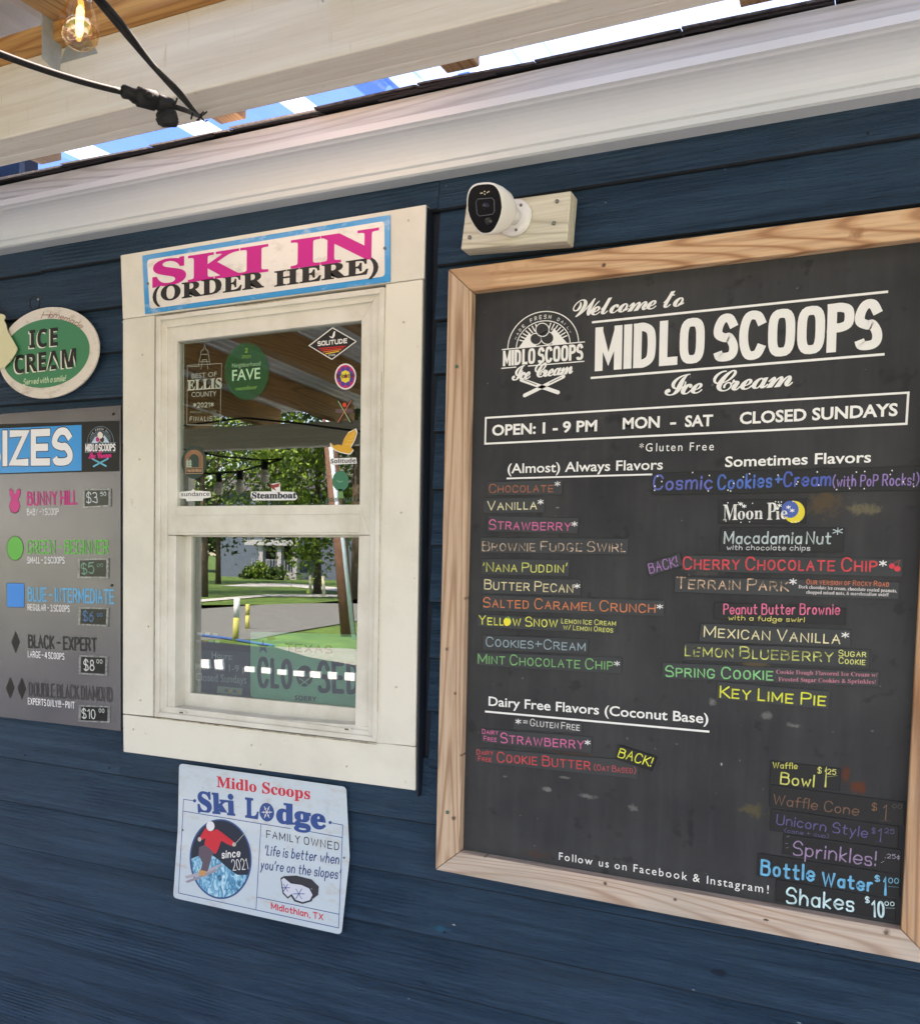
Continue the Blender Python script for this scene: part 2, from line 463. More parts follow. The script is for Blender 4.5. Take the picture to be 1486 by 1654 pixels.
def mat_trim(name, rgb=(226, 222, 208), ax='x'):
    m = bpy.data.materials.new(name); t = NT(m); v = t.coords(rand=True)
    vs = t.coords((2, 1, 40) if ax == 'x' else (40, 1, 2), rand=True)
    c = lin(rgb); n = t.noise(v, 3.0, 6, 0.65)
    base = t.ramp(n, [(0.3, tuple(x*0.84 for x in c)), (0.55, c)])
    n2 = t.noise(v, 24, 6, 0.7); base = t.mix(t.ramp(n2, [(0.66, (0, 0, 0)), (0.78, (0.6, 0.6, 0.6))]), base, lin((150, 142, 124)))
    n3 = t.noise(v, 95, 2, 0.5); base = t.mix(t.ramp(n3, [(0.77, (0, 0, 0)), (0.80, (0.6, 0.6, 0.6))]), base, lin((105, 92, 70)))
    t.l(base, t.b.inputs["Base Color"]); t.b.inputs["Roughness"].default_value = 0.5
    t.bump(t.math('ADD', t.noise(vs, 3, 5, 0.65), t.math('MULTIPLY', t.noise(v, 70, 3), 0.35)), 0.25, 0.0015)
    return m
TRIMX, TRIMZ = mat_trim("white_trim_paint_along"), mat_trim("white_trim_paint_upright", ax='z')
VINYL = pm("window_vinyl", (222, 219, 208), 0.35, var=0.10, vscale=9, var2=(205, 200, 186))
CROWNM = pm("crown_paint", (202, 208, 209), 0.32, var=0.03, vscale=3, bump=0.05, bscale=90)
def mat_beam():
    m = bpy.data.materials.new("beam_white_stain"); t = NT(m); v = t.coords(); vs = t.coords((1.2, 30, 30)); vf = t.coords((6, 120, 160))
    base = t.ramp(t.noise(vs, 1.4, 6, 0.65, 0.3), [(0.3, lin((214, 203, 188))), (0.6, lin((232, 226, 214)))])
    n = t.noise(t.coords((60, 60, 9)), 1.0, 5, 0.7); base = t.mix(t.ramp(n, [(0.6, (0, 0, 0)), (0.75, (0.5, 0.5, 0.5))]), base, lin((180, 165, 120)))
    t.l(base, t.b.inputs["Base Color"]); t.b.inputs["Roughness"].default_value = 0.6
    t.bump(t.math('ADD', t.noise(vf, 1.5, 5, 0.7), t.noise(vs, 4, 4)), 0.3, 0.002); return m
BEAM = mat_beam()
def mat_wood(name, axis, light, mid, dark, grey=0.0, scale=1.0, spots=(), rough=0.55):
    """sawn board: growth rings run along `axis`"""
    m = bpy.data.materials.new(name); t = NT(m)
    sc = {'x': (0.55, 6, 8), 'z': (8, 6, 0.55), 'y': (8, 0.55, 6)}[axis]; sc = tuple(a*scale for a in sc)
    v = t.coords(sc, rand=True); lo = t.noise(v, 0.9, 3, 0.5)
    nn = t.noise(t.coords(tuple(a*.55 for a in sc), rand=True), 1.0, 2, 0.45, 0.25)
    sn = t.math('SINE', t.math('MULTIPLY', nn, 210.0)); wf = t.math('ADD', t.math('MULTIPLY', sn, 0.5), 0.5)
    f2 = tuple({'x': (5, 120, 150), 'z': (150, 120, 5), 'y': (150, 5, 120)}[axis]); fib = t.noise(t.coords(f2), 1.2, 4, 0.6)
    base = t.ramp(wf, [(0.0, tuple(a*.7+b*.3 for a, b in zip(lin(dark), lin(mid)))), (0.14, lin(mid)), (0.5, lin(light))])
    base = t.mix(t.ramp(lo, [(0.3, (0, 0, 0)), (0.7, (0.5, 0.5, 0.5))]), base, lin(mid))
    base = t.mix(t.ramp(fib, [(0.3, (0.5, 0.5, 0.5)), (0.58, (0, 0, 0))]), base, lin(dark))
    if grey:
        g = t.ramp(t.noise(t.coords((2, 2, 2)), 1.6, 4), [(0.35, (0, 0, 0)), (0.65, (grey, grey, grey))]); base = t.mix(g, base, lin((176, 166, 152)))
    for q, r, c, a, sq in spots: base = t.spot(base, U(*q, -0.045), r, lin(c), a, 30, sq)
    t.l(base, t.b.inputs["Base Color"]); t.b.inputs["Roughness"].default_value = rough; t.b.inputs["Specular IOR Level"].default_value = 0.25
    t.bump(t.math('ADD', t.math('MULTIPLY', wf, 0.12), fib), 0.22, 0.0015); return m
K = (74, 50, 36)
FR_TOP = mat_wood("frame_wood_top", 'x', (220, 184, 146), (204, 160, 120), (146, 100, 70), spots=[((975, 428), 0.008, K, .9, (1, 1)), ((1385, 377), 0.02, (150, 104, 70), .8, (1.6, 1)), ((760, 450), .09, (186, 150, 118), .7, (2, 1))])
FR_BOT = mat_wood("frame_wood_bottom", 'x', (210, 192, 176), (196, 170, 150), (146, 114, 96), grey=0.6, spots=[((977, 1427), .008, K, .9, (1, 1)), ((1090, 1453), .008, K, .9, (1, 1)), ((1237, 1486), .006, (50, 34, 26), .95, (1.6, .7)), ((1430, 1507), .013, (96, 78, 62), .9, (1.2, 1)), ((783, 1384), .005, K, .8, (1, 1))])
FR_LEFT = mat_wood("frame_wood_left", 'z', (208, 182, 156), (190, 158, 130), (134, 102, 80), spots=[((722, 1049), .011, K, .85, (1, 1)), ((752, 966), .008, K, .8, (1, 1)), ((733, 1322), .008, K, .8, (1, 1)), ((745, 1220), .006, K, .8, (1, 1)), ((735, 1120), .006, K, .7, (1, 1))])
FR_RIGHT = mat_wood("frame_wood_right", 'z', (206, 158, 112), (182, 130, 88), (120, 78, 52), grey=0.4)
RAFTER = mat_wood("rafter_pine", 'y', (184, 144, 96), (164, 124, 80), (126, 92, 58), rough=0.6)
PLATE = mat_wood("plate_pine", 'x', (204, 156, 94), (186, 134, 78), (146, 98, 56), rough=0.6)
def mat_chalk():
    m = bpy.data.materials.new("chalkboard_paint"); t = NT(m); v = t.coords(); vz = t.coords((14, 1, 1.6))
    base = t.ramp(t.noise(v, 4, 5, 0.6), [(0.3, lin((47, 48, 51))), (0.65, lin((62, 63, 64)))])
    base = t.mix(t.ramp(t.noise(vz, 2.0, 5, 0.6), [(0.45, (0, 0, 0)), (0.75, (0.2, 0.2, 0.2))]), base, lin((86, 88, 88)))
    base = t.mix(t.ramp(t.noise(v, 28, 3, 0.5), [(0.64, (0, 0, 0)), (0.72, (0.55, 0.55, 0.55))]), base, lin((38, 39, 41)))
    base = t.mix(t.ramp(t.noise(v, 70, 2, 0.5), [(0.77, (0, 0, 0)), (0.80, (0.6, 0.6, 0.6))]), base, lin((112, 114, 112)))
    B = (88, 74, 54); R = (96, 52, 34); Gr = (118, 120, 116)
    for q, r, c, a, sq in [((1330, 812), .045, B, .75, (1.8, .9)), ((1395, 822), .03, (120, 112, 84), .6, (1.7, .6)), ((1388, 1272), .024, R, .9, (1.2, 1)), ((1365, 1250), .016, R, .8, (.8, 1.6)),
                           ((1215, 1308), .03, (92, 84, 56), .7, (1.3, .8)), ((1150, 1133), .012, Gr, .8, (1, 1)), ((1238, 1157), .014, Gr, .6, (1.2, 1)), ((1280, 1172), .014, Gr, .7, (1.8, .6)),
                           ((884, 1275), .01, Gr, .8, (1.4, .8)), ((950, 1286), .016, Gr, .7, (2.2, .6)), ((1023, 1305), .012, Gr, .6, (1.3, 1)), ((815, 1254), .008, Gr, .7, (1.5, .6)), ((912, 1256), .01, Gr, .6, (2, .5)),
                           ((925, 1218), .035, (80, 60, 48), .55, (2.4, .35)), ((890, 1190), .03, (72, 64, 56), .5, (2, .3)), ((1220, 1073), .02, (110, 96, 70), .6, (2.4, .5)), ((865, 1380), .03, (84, 56, 44), .5, (2, .5)),
                           ((1115, 1340), .03, (40, 41, 43), .8, (.4, 2.5)), ((1165, 1235), .006, (190, 190, 190), .8, (.6, 1)), ((1140, 925), .02, (84, 84, 80), .5, (2.5, .5)), ((1462, 1490), .02, (80, 46, 32), .8, (.5, 1.4)), ((900, 820), .006, (150, 150, 146), .7, (1.3, .6))]:
        base = t.spot(base, U(*q, -0.022), r, lin(c), a, 70, sq)
    t.l(base, t.b.inputs["Base Color"]); t.l(t.ramp(t.noise(v, 6, 4), [(0.3, (0.5, 0.5, 0.5)), (0.7, (0.65, 0.65, 0.65))]), t.b.inputs["Roughness"]); t.b.inputs["Specular IOR Level"].default_value = 0.18
    t.bump(t.noise(v, 40, 5, 0.6), 0.12, 0.001); return m
CHALK = mat_chalk()
STRIP = pm("magnet_strip", (62, 65, 67), 0.5, var=0.14, vscale=14, spec=0.25)
STRIPD = pm("magnet_strip_dark", (29, 31, 34), 0.45, var=0.12, vscale=14, spec=0.3)
def mat_glass(name, refl, tint=(0.93, 0.97, 0.95), tr=(0.80, 0.86, 0.83)):
    m = bpy.data.materials.new(name); m.use_nodes = True; n = m.node_tree.nodes; n.clear(); l = m.node_tree.links
    o = n.new("ShaderNodeOutputMaterial"); mx = n.new("ShaderNodeMixShader"); g = n.new("ShaderNodeBsdfGlossy"); tb = n.new("ShaderNodeBsdfTransparent")
    g.inputs["Roughness"].default_value = 0.0; g.inputs["Color"].default_value = (*tint, 1); tb.inputs["Color"].default_value = (*tr, 1); mx.inputs[0].default_value = refl
    l.new(tb.outputs[0], mx.inputs[1]); l.new(g.outputs[0], mx.inputs[2]); l.new(mx.outputs[0], o.inputs[0]); return m
GLASS = mat_glass("window_glass", 0.205)
STEEL = pm("galvanised_steel", (176, 180, 180), 0.45, 0.3, var=0.2, vscale=30)
SCREW = pm("screw_metal", (120, 122, 118), 0.4, 0.8)
BLACKP = pm("black_rubber", (20, 20, 22), 0.75)
def mat_panel():
    m = bpy.data.materials.new("brushed_menu_panel"); t = NT(m); v = t.coords()
    t.l(t.ramp(t.noise(v, 3.2, 3), [(0.3, lin((118, 116, 122))), (0.7, lin((136, 134, 138)))]), t.b.inputs["Base Color"])
    t.b.inputs["Metallic"].default_value = 0.6; t.b.inputs["Roughness"].default_value = 0.27
    t.bump(t.noise(v, 5, 2, 0.4), 0.12, 0.004); return m
PANEL = mat_panel()
def mat_tin(name, rgb, worn=(160, 142, 122)):
    m = bpy.data.materials.new(name); t = NT(m); v = t.coords((1, 1, 2.2))
    base = t.mix(t.ramp(t.noise(v, 16, 5, 0.7), [(0.54, (0, 0, 0)), (0.72, (0.6, 0.6, 0.6))]), lin(rgb), lin(worn))
    base = t.mix(t.ramp(t.noise(t.coords(), 60, 3), [(0.74, (0, 0, 0)), (0.78, (0.5, 0.5, 0.5))]), base, lin((110, 70, 50)))
    t.l(base, t.b.inputs["Base Color"]); t.b.inputs["Roughness"].default_value = 0.3; t.b.inputs["Coat Weight"].default_value = 0.3; return m

# ================================================================== 1. the wall: lapped planks over sheathing
LAPS = [2.394, 2.268, 2.147, 2.026, 1.895, 1.762, 1.632, 1.503, 1.372, 1.247, 1.113, 0.978, 0.844, 0.709, 0.574, 0.444, 0.307, 0.174, 0.04]
LAPS = [2.52, 2.65][::-1] + LAPS
wall = empty("wall", None, None, (0, 0, 0)); wall['kind'] = 'structure'
XL, XR = -4.2, 4.2
wx0, wx1, wz0, wz1 = 0.03, 0.885, 1.07, 2.36        # hole for the window
TOWX = U(30, 330, -0.02)[0]
for nm, a in (("sheathing", (XL, wx0, 0, wz1+3)), ("sheathing", (wx1, XR, 0, wz1)), ("sheathing", (wx0, wx1, 0, wz0)), ("sheathing", (wx0, wx1, wz1, 2.6))):
    if a[1] == wx0: a = (XL, wx0, 0, 2.6)
    if a[0] == wx1: a = (wx1, XR, 0, 2.6)
    box(nm, a[0], a[1], 0.004, 0.09, a[2], a[3], SHEATH, wall)
SIDEDGE = pm("lap_shadow_dark", (9, 18, 28), .8, var=.5, vscale=30)  # dark tone painted in for the shade under each lap; nail heads reuse it
def plank(x0, x1, z, zt, x_jag=0.0):
    """one bevelled lap board: thick and proud at its lower edge"""
    yb = -0.0175-random.uniform(0, 0.002); yt = -0.004; e = 0.0034; zt += 0.02; dz = random.uniform(-.0015, .0015)
    prof = [(0.004, z+dz), (yb+e, z+dz), (yb, z+dz+e), (yt, zt), (0.004, zt)]
    L = [(x0, y, zz) for y, zz in prof]; R_ = [(x1, y, zz) for y, zz in prof]
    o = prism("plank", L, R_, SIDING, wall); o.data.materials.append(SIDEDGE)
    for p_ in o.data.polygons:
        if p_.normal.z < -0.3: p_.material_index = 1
RTX = U(686, 600, -0.01)[0]
for i, z in enumerate(LAPS):
    zt = z+0.130 if i == 0 else LAPS[i-1]
    if z > 2.5:
        cuts = [XL, -2.3+0.7*(i % 2), TOWX]
    elif z > 2.3: cuts = [XL, -1.3, U(68, 420, -.015)[0], U(709, 320, -.015)[0], XR]
    elif z > 2.2: cuts = [XL, -.9, 0.0, None, 2.6, XR]
    elif z > 1.0: cuts = [XL, -1.2-0.4*(i % 3), 0.0, None, 2.4+0.5*(i % 2), XR]
    elif z > 0.9: cuts = [XL, -1.5, U(195, 1220, -.015)[0], 2.1, XR]
    else: cuts = [XL, [-1.1, -1.9, -0.8][i % 3], [2.5, 2.2, 3.1, 2.7, 2.9][i % 5], XR]
    segs = []; c = 0
    while c < len(cuts)-1:
        if cuts[c+1] is None:
            xr = 0.905+0.026
            segs.append((xr+random.uniform(-.003, .003), cuts[c+2])); c += 2
        else: segs.append((cuts[c], cuts[c+1])); c += 1
    for a, b in segs: plank(a+0.0006, b-0.0006, z, zt)
for k in range(26):
    zi = random.randrange(2, len(LAPS)-1); xn = random.choice([-.42, -.08, .93, .2, .6, 1.0, 1.4, 1.8])+random.uniform(-.02, .02); zz = LAPS[zi]+.018
    if (zz > 1.0 and .0 < xn < .95): continue
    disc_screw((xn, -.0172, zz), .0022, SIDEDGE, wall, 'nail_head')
# storey above the left end, and the room behind the window
box("sheathing", XL, TOWX-.001, .004, .05, 2.6, 2.78, SHEATH, wall)
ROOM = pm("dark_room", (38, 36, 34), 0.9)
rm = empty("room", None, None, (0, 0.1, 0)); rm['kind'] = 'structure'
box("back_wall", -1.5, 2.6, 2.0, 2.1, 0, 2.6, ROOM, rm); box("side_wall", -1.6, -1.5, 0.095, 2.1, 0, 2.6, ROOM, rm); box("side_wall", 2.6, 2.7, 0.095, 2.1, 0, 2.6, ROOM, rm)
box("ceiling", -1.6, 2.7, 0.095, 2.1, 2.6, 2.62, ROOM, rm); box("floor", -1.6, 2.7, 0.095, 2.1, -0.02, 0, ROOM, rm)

# ================================================================== 2. crown moulding, drip board, low shingle roof
crown = empty("crown_molding", "long off-white painted crown moulding with a hollow face running above the window and chalkboard", "molding", (0, -0.02, 2.46))
prof = [(0.0, 2.462), (-0.050, 2.463), (-0.056, 2.466), (-0.057, 2.478), (-0.062, 2.481)]
for k in range(9):
    t = k/8*math.pi/2; prof.append((-0.062-0.050*(1-math.cos(t))*0.9-0.012*(k/8), 2.481+0.052*math.sin(t)*0.95+0.003*(k/8)))
prof += [(-0.124, 2.536), (-0.132, 2.538), (-0.133, 2.553), (-0.128, 2.556), (0.0, 2.556)]
def extr(name, prof, x0, x1, mat, parent, smooth=False, kind=None):
    return prism(name, [(x0, y, z) for y, z in prof], [(x1, y, z) for y, z in prof], mat, parent, kind=kind)
for a, b in ((XL, -1.6), (-1.5985, XR)): extr("molding_length", prof, a, b, CROWNM, crown)
DRIP = mat_wood("drip_board", 'x', (206, 208, 204), (192, 194, 190), (160, 162, 160), rough=0.5)
roofl = empty("shingle_roof", "low grey shingle roof edge with curled shingles and a pale drip board above the moulding", "roof", (0, -0.1, 2.6))
prism("drip_board", [(TOWX, -0.118, 2.556), (TOWX, -0.112, 2.603), (TOWX, -0.09, 2.603), (TOWX, -0.09, 2.556)], [(XR, -0.118, 2.556), (XR, -0.112, 2.603), (XR, -0.09, 2.603), (XR, -0.09, 2.556)], DRIP, roofl)
SHING = pm("shingle_grit", (96, 92, 92), 0.9, var=0.5, vscale=60, bump=0.8, bscale=300, var2=(52, 48, 48))
SHINGL = pm("shingle_pale_edge", (196, 192, 184), 0.8, var=0.4, vscale=80, bump=0.6, bscale=200)
FELT = pm("felt_edge", (38, 34, 36), 0.9)
def zr(y, lay): return 2.606+0.0035*lay+(y+0.14)*0.25
random.seed(11)
for row in range(9):
    y0 = -0.121+row*0.13; x = TOWX+0.003-random.random()*0.2 if row else TOWX+0.003
    while x < XR:
        L = random.uniform(0.24, 0.34); x1 = min(x+L, XR)
        if x1 <= TOWX: x = x1; continue
        xa = max(x, TOWX+.002)
        for lay in range(2 if row == 0 else 1):
            j = random.uniform(-0.012, 0.006) if row == 0 else 0; cu = random.uniform(-0.005, 0.006) if row == 0 else 0
            o = 0.004*lay+0.0045*row*0.2
            f = [(xa, y0+j-lay*0.008, zr(y0, lay)+cu), (x1-.002, y0+j*0.5-lay*0.006, zr(y0, lay)-cu*0.6), (x1-.002, y0+0.18, zr(y0+0.18, lay)-0.003), (xa, y0+0.18, zr(y0+0.18, lay)-0.003)]
            b = [(p[0], p[1]+0.002, p[2]-0.0032) for p in f]
            prism("shingle", f, b, SHINGL if (lay == 1 and x < 0.6) else (SHING if lay else FELT), roofl)
        x = x1
extr("roof_deck", [(-0.10, 2.604), (-0.10, 2.600), (2.3, 3.19), (2.3, 3.196)], TOWX+.003, XR, FELT, roofl)
for k in range(9):
    xx = random.uniform(TOWX+.1, 2.0); L = random.uniform(.12, .3)
    prism("felt_flap", [(xx, -.125, 2.6055), (xx+L, -.128, 2.606+random.uniform(-.004, .004)), (xx+L, -.12, 2.606), (xx, -.12, 2.604)], [(xx, -.125, 2.6043), (xx+L, -.128, 2.6045), (xx+L, -.12, 2.6045), (xx, -.12, 2.6025)], FELT, roofl)

# ================================================================== 3. porch roof
porch_beam = empty("porch_beam", "whitewashed timber beam with a drying crack in its underside, between the wall and the camera", "beam", (0, -0.5, 2.45))
ZB0, ZB1 = 2.45, 2.596
prism("timber", [(XL, -.549, ZB0), (XR, -.549, ZB0), (XR, -.549, ZB1), (XL, -.549, ZB1)], [(XL, -.487, ZB0), (XR, -.487, ZB0), (XR, -.487, ZB1), (XL, -.487, ZB1)], BEAM, porch_beam, 0.003)
prism("timber", [(XL, -.4855, ZB0+.0012), (XR, -.4855, ZB0+.0012), (XR, -.4855, ZB1), (XL, -.4855, ZB1)], [(XL, -.455, ZB0), (XR, -.455, ZB0), (XR, -.455, ZB1), (XL, -.455, ZB1)], BEAM, porch_beam, 0.003)
outer = empty("outer_beam", "whitewashed outer porch beam that shows as a grey band in the window glass", "beam", (0, -3.2, 2.33))
box("timber", -9, 6, -3.29, -3.2, 2.335, 2.49, BEAM, outer, 0.004)
plate = box("top_plate", XL, XR, -0.575, -0.452, ZB1+.001, ZB1+0.036, PLATE, None, 0.002)
tag(plate, "orange pine plate lying on top of the whitewashed beam", "board")
tag(box("blocking_board", 0.447, 0.975, -.555, -.52, ZB1+.0375, ZB1+.17, PLATE, None, .002), "short pine blocking board standing on the plate between two rafters", "board")
RX = [0.406+0.61*k for k in range(-13, 6)]
def zraf(y): return ZB1+0.038+(y+0.5)*0.045
for k, x in enumerate(RX):
    r = empty("rafter", None, "rafter", (x, -1.8, 2.55), "pine rafters carrying the porch roof")
    y0, y1, h = -3.5, -0.08, 0.14
    prism("timber", [(x-.038, y0, zraf(y0)), (x+.038, y0, zraf(y0)), (x+.038, y0, zraf(y0)+h), (x-.038, y0, zraf(y0)+h)], [(x-.038, y1, zraf(y1)), (x+.038, y1, zraf(y1)), (x+.038, y1, zraf(y1)+h), (x-.038, y1, zraf(y1)+h)], RAFTER, r, 0.002)
    near = abs(x-0.406) < .05
    r['label'] = "pine rafter with a grey steel hanger plate beside the lit bulb" if near else "pine rafter of the porch roof resting on the whitewashed beam"
    # steel tie
    hx = x-.0395
    prism("steel_tie", [(hx, -.60, ZB1-.045), (hx, -.56, ZB1-.06), (hx, -.545+.0, ZB1+.10), (hx, -.60, ZB1+.12)], [(hx-.002, -.60, ZB1-.045), (hx-.002, -.56, ZB1-.06), (hx-.002, -.545, ZB1+.10), (hx-.002, -.60, ZB1+.12)], STEEL, r)
    prism("steel_tie", [(x-.05, -.5515, ZB1-.03), (x+.05, -.5515, ZB1-.03), (x+.03, -.5515, ZB1-.0), (x-.03, -.5515, ZB1-.0)], [(x-.05, -.5495, ZB1-.03), (x+.05, -.5495, ZB1-.03), (x+.03, -.5495, ZB1), (x-.03, -.5495, ZB1)], STEEL, r)
# metal roofing: ribbed sheets, some short so the sky shows
METAL = pm("roof_sheet_metal", (206, 210, 208), 0.45, 0.1, var=0.12, vscale=5)
METALB = pm("roof_sheet_blue", (52, 92, 148), 0.4, 0.1, var=0.25, vscale=5)
METALT = mat_glass('blue_clear_sheet', 0.1, (.9, .95, 1.0), (.42, .56, .78))
METALC = mat_glass("clear_roof_sheet", 0.25, (0.9, 0.95, 1.0), (0.82, 0.9, 0.97))
proof = empty("porch_roof", "ribbed metal and clear porch roof sheets laid over the pine rafters", "roof", (0, -1.8, 2.8))
def sheet(x0, x1, y0, y1, mat, dz=0.0):
    V, F = [], []; n = max(2, int((x1-x0)/0.075)) if mat is not METALT else 1; prof = []
    for i in range(n):
        a = x0+(x1-x0)*i/n; w = (x1-x0)/n
        prof += [(a, 0), (a+w*.62, 0), (a+w*.72, .016), (a+w*.9, .016)]
    prof.append((x1, 0))
    for y in (y0, y1):
        for (x, z) in prof: V.append((x, y, zraf(y)+.144+dz+z))
    m = len(prof)
    for i in range(m-1): F.append((i, i+1, m+i+1, m+i))
    o = mesh("roof_sheet", V, F, mat, proof)
    s = o.modifiers.new("thick", 'SOLIDIFY'); s.thickness = 0.0012
    return o
x = -8.6; k = 0
while x < 4.4:
    sheet(x, x+.9, -3.6, -0.95, METAL, .002*(k % 2)); x += .88; k += 1
for a, b, y0, y1, mt in [(-1.3, .30, -1.0, -.30, METAL), (-1.2, -.42, -.29, .6, METALT), (-.30, .02, -.27, .5, METALT), (.12, .37, -.2, .42, METALT), (.45, .70, .0, .6, METALT), (.74, .9, .24, .62, METALT), (.95, 1.75, -.9, .35, METALC), (1.76, 2.6, -.9, .35, METALC), (2.6, 3.3, -1, .35, METAL), (.60, .94, -.1, .22, METALC)]:
    sheet(a, b, y0, y1, mt, .006)
for px in (-5.5, -2.62, .95, 4.0):
    p = box("porch_post", px-.045, px+.045, -3.27, -3.2, 0, 2.334, BEAM, None, .003)
    tag(p, "square whitewashed porch post under the outer beam", "post", "posts under the outer porch beam")

# ================================================================== 4. the window
win = empty("window", "white single-hung order window with wide trim boards, dark glass and stickers", "window", (0.45, -0.02, 1.06))
def wbox(nm, q, Yf, Yb, m, bev=.002): return slab(nm, q, Yf, Yb, m, win, bev)
HEAD = [(195, 412), (688, 330), (684.5, 449.5), (198.6, 515.4)]
LEFT = [(198.8, 516.2), (250, 509.2), (248, 1157.5), (198.8, 1153)]
RIGHT = [(622.8, 459), (682.5, 450.8), (670.5, 1205.5), (608, 1200)]
APRON = [(198.8, 1154.2), (670.5, 1206.8), (670.5, 1277), (200, 1214.5)]
def shift(q, d): return q
wbox("head_trim", HEAD, -.036, -.004, TRIMX); wbox("side_trim", LEFT, -.034, -.004, TRIMZ); wbox("side_trim", RIGHT, -.034, -.004, TRIMZ); wbox("apron_trim", APRON, -.035, -.004, TRIMX)
# dark painted edge strip beside the trim
x0 = U(684.5, 449, -.034)[0]; x1 = U(670.5, 1277, -.035)[0]
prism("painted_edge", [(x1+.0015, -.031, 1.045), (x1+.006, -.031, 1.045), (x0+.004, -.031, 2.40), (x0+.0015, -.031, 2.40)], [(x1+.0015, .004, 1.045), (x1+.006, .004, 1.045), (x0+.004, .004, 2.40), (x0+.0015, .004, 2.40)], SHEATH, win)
O1 = [(252, 510.5), (620.5, 463.5), (608, 1199), (250, 1157.5)]; I1 = [(259, 517), (612, 474), (601, 1190), (257, 1150)]
I2 = [(270, 529), (602, 487), (594, 1180), (269, 1141)]
def inq(q, d): c = np.mean(np.array(q), 0); return [tuple(np.array(p)+(c-np.array(p))/np.linalg.norm(c-np.array(p))*d) for p in q]
ring("", O1, I1, -.040, .03, VINYL, win, nm='frame_rail'); ring("", inq(I1, -3), I2, -.033, .03, VINYL, win, nm='frame_rail')
SO = inq(I2, -3)
UG = [(286, 551.6), (584, 517.3), (581, 815), (286, 817.6)]
ring("", [(267, 526), (605, 484), (598, 864), (267, 864)], UG, -.027, .0, VINYL, win, nm='sash_rail')
wbox("meeting_rail", [(284, 832), (581, 830), (580, 861), (284.3, 860)], -.030, -.005, VINYL)
wbox("jamb", [(266, 864.8), (284.5, 864.8), (282.2, 1146), (266, 1146)], -.027, .05, VINYL)
wbox("jamb", [(579.6, 864.8), (599, 864.8), (596, 1184), (573, 1184)], -.027, .05, VINYL)
wbox("sill", [(262, 1147), (572.5, 1171), (600, 1174), (600, 1190), (262, 1152)], -.029, .05, VINYL)
LG = [(309.4, 867), (581, 868), (576, 1144), (306.7, 1119)]
ring("", [(291, 850), (606, 850), (606, 1185), (286, 1148)], LG, .012, .03, VINYL, win, nm='lower_sash_rail')
wbox("glass", inq(UG, -4), -.016, -.012, GLASS, 0)
wbox("glass", inq(LG, -4), .020, .024, GLASS, 0)
for q in ((231, 573), (226, 742), (227, 1131), (407, 1204), (421, 1235), (240, 1012), (652, 520), (648, 828), (640, 1110), (560, 1238), (216, 1178), (660, 356)):
    disc_screw(U(*q, -.0355), .0026, pm("filled_nail_paint", (196, 188, 168), .6), win, 'nail_head')
CAULK = pm("old_caulk", (196, 186, 160), .7, var=.55, vscale=60, bump=.6, bscale=160, var2=(122, 106, 80))
for a, b, th in (((252, 1159.5), (608, 1202), 1.8), ((253, 510.5), (300, 505), 1.2), ((380, 495), (470, 483), 1.5), ((251.5, 700), (249.5, 1150), .9), ((616.5, 600), (610, 1150), 1.0)):
    path([a, ((a[0]+b[0])/2, (a[1]+b[1])/2+.4), b], False, th, -.0412, CAULK, win, 'caulk_bead')
SLOT = pm("slot_shadow_gap", (96, 88, 76), 0.8)
for q in ((294, 1151), (561, 1178)):
    wbox("weep_slot", [(q[0]-6, q[1]-3), (q[0]+6, q[1]-2), (q[0]+6, q[1]+2.5), (q[0]-6, q[1]+1.5)], -.0415, -.0395, VINYL, .0006)
    wbox("weep_slot", [(q[0]-4, q[1]-1.5), (q[0]+2, q[1]-1), (q[0]+2, q[1]+1.5), (q[0]-4, q[1]+1)], -.0421, -.041, SLOT, 0)

# ================================================================== 5. sign on the head trim
WHITE, BLUE, MAG, BLK = ink((232, 230, 226)), ink((20, 150, 214)), ink((205, 12, 136)), ink((24, 22, 24))
C = cr(190, 320, 2.914)
s = empty("order_sign", "white sign with worn blue border and pink SKI IN lettering over the order window", "sign", U(430, 430, -.04))
BLUEW = mat_tin("worn_blue_border", (22, 148, 210), (200, 215, 225)); WSIGN = mat_tin("worn_sign_white", (228, 224, 216), (180, 172, 160))
slab("backing", [C(117, 270), C(1282, 78), C(1283, 393), C(130, 545)], -.0395, -.0365, BLUEW, s, .0008)
mesh("face", [U(x, y, -.0399) for x, y in roundq([C(140, 290), C(1256, 108), C(1258, 368), C(153, 522)], 6)], [list(range(24))], WSIGN, s)
def western(txt, p0, p1, cap, Y, mat, parent):
    return btext(txt, p0, p1, cap, Y, mat, parent, 'serif', off=0.022, spc=1.0)
western("SKI", C(165, 420), C(710, 346), 42, -.0403, MAG, s); western("IN", C(815, 333), C(1228, 279), 46, -.0403, MAG, s)
btext("(ORDER", C(166, 492), C(690, 420), 25, -.0403, BLK, s, 'serif', .02, 1.02); btext("HERE)", C(738, 418), C(1228, 352), 25, -.0403, BLK, s, 'serif', .02, 1.02)
disc_screw(U(*C(145, 403), -.040), .0035, SCREW, s); disc_screw(U(*C(1258, 236), -.040), .0035, SCREW, s)

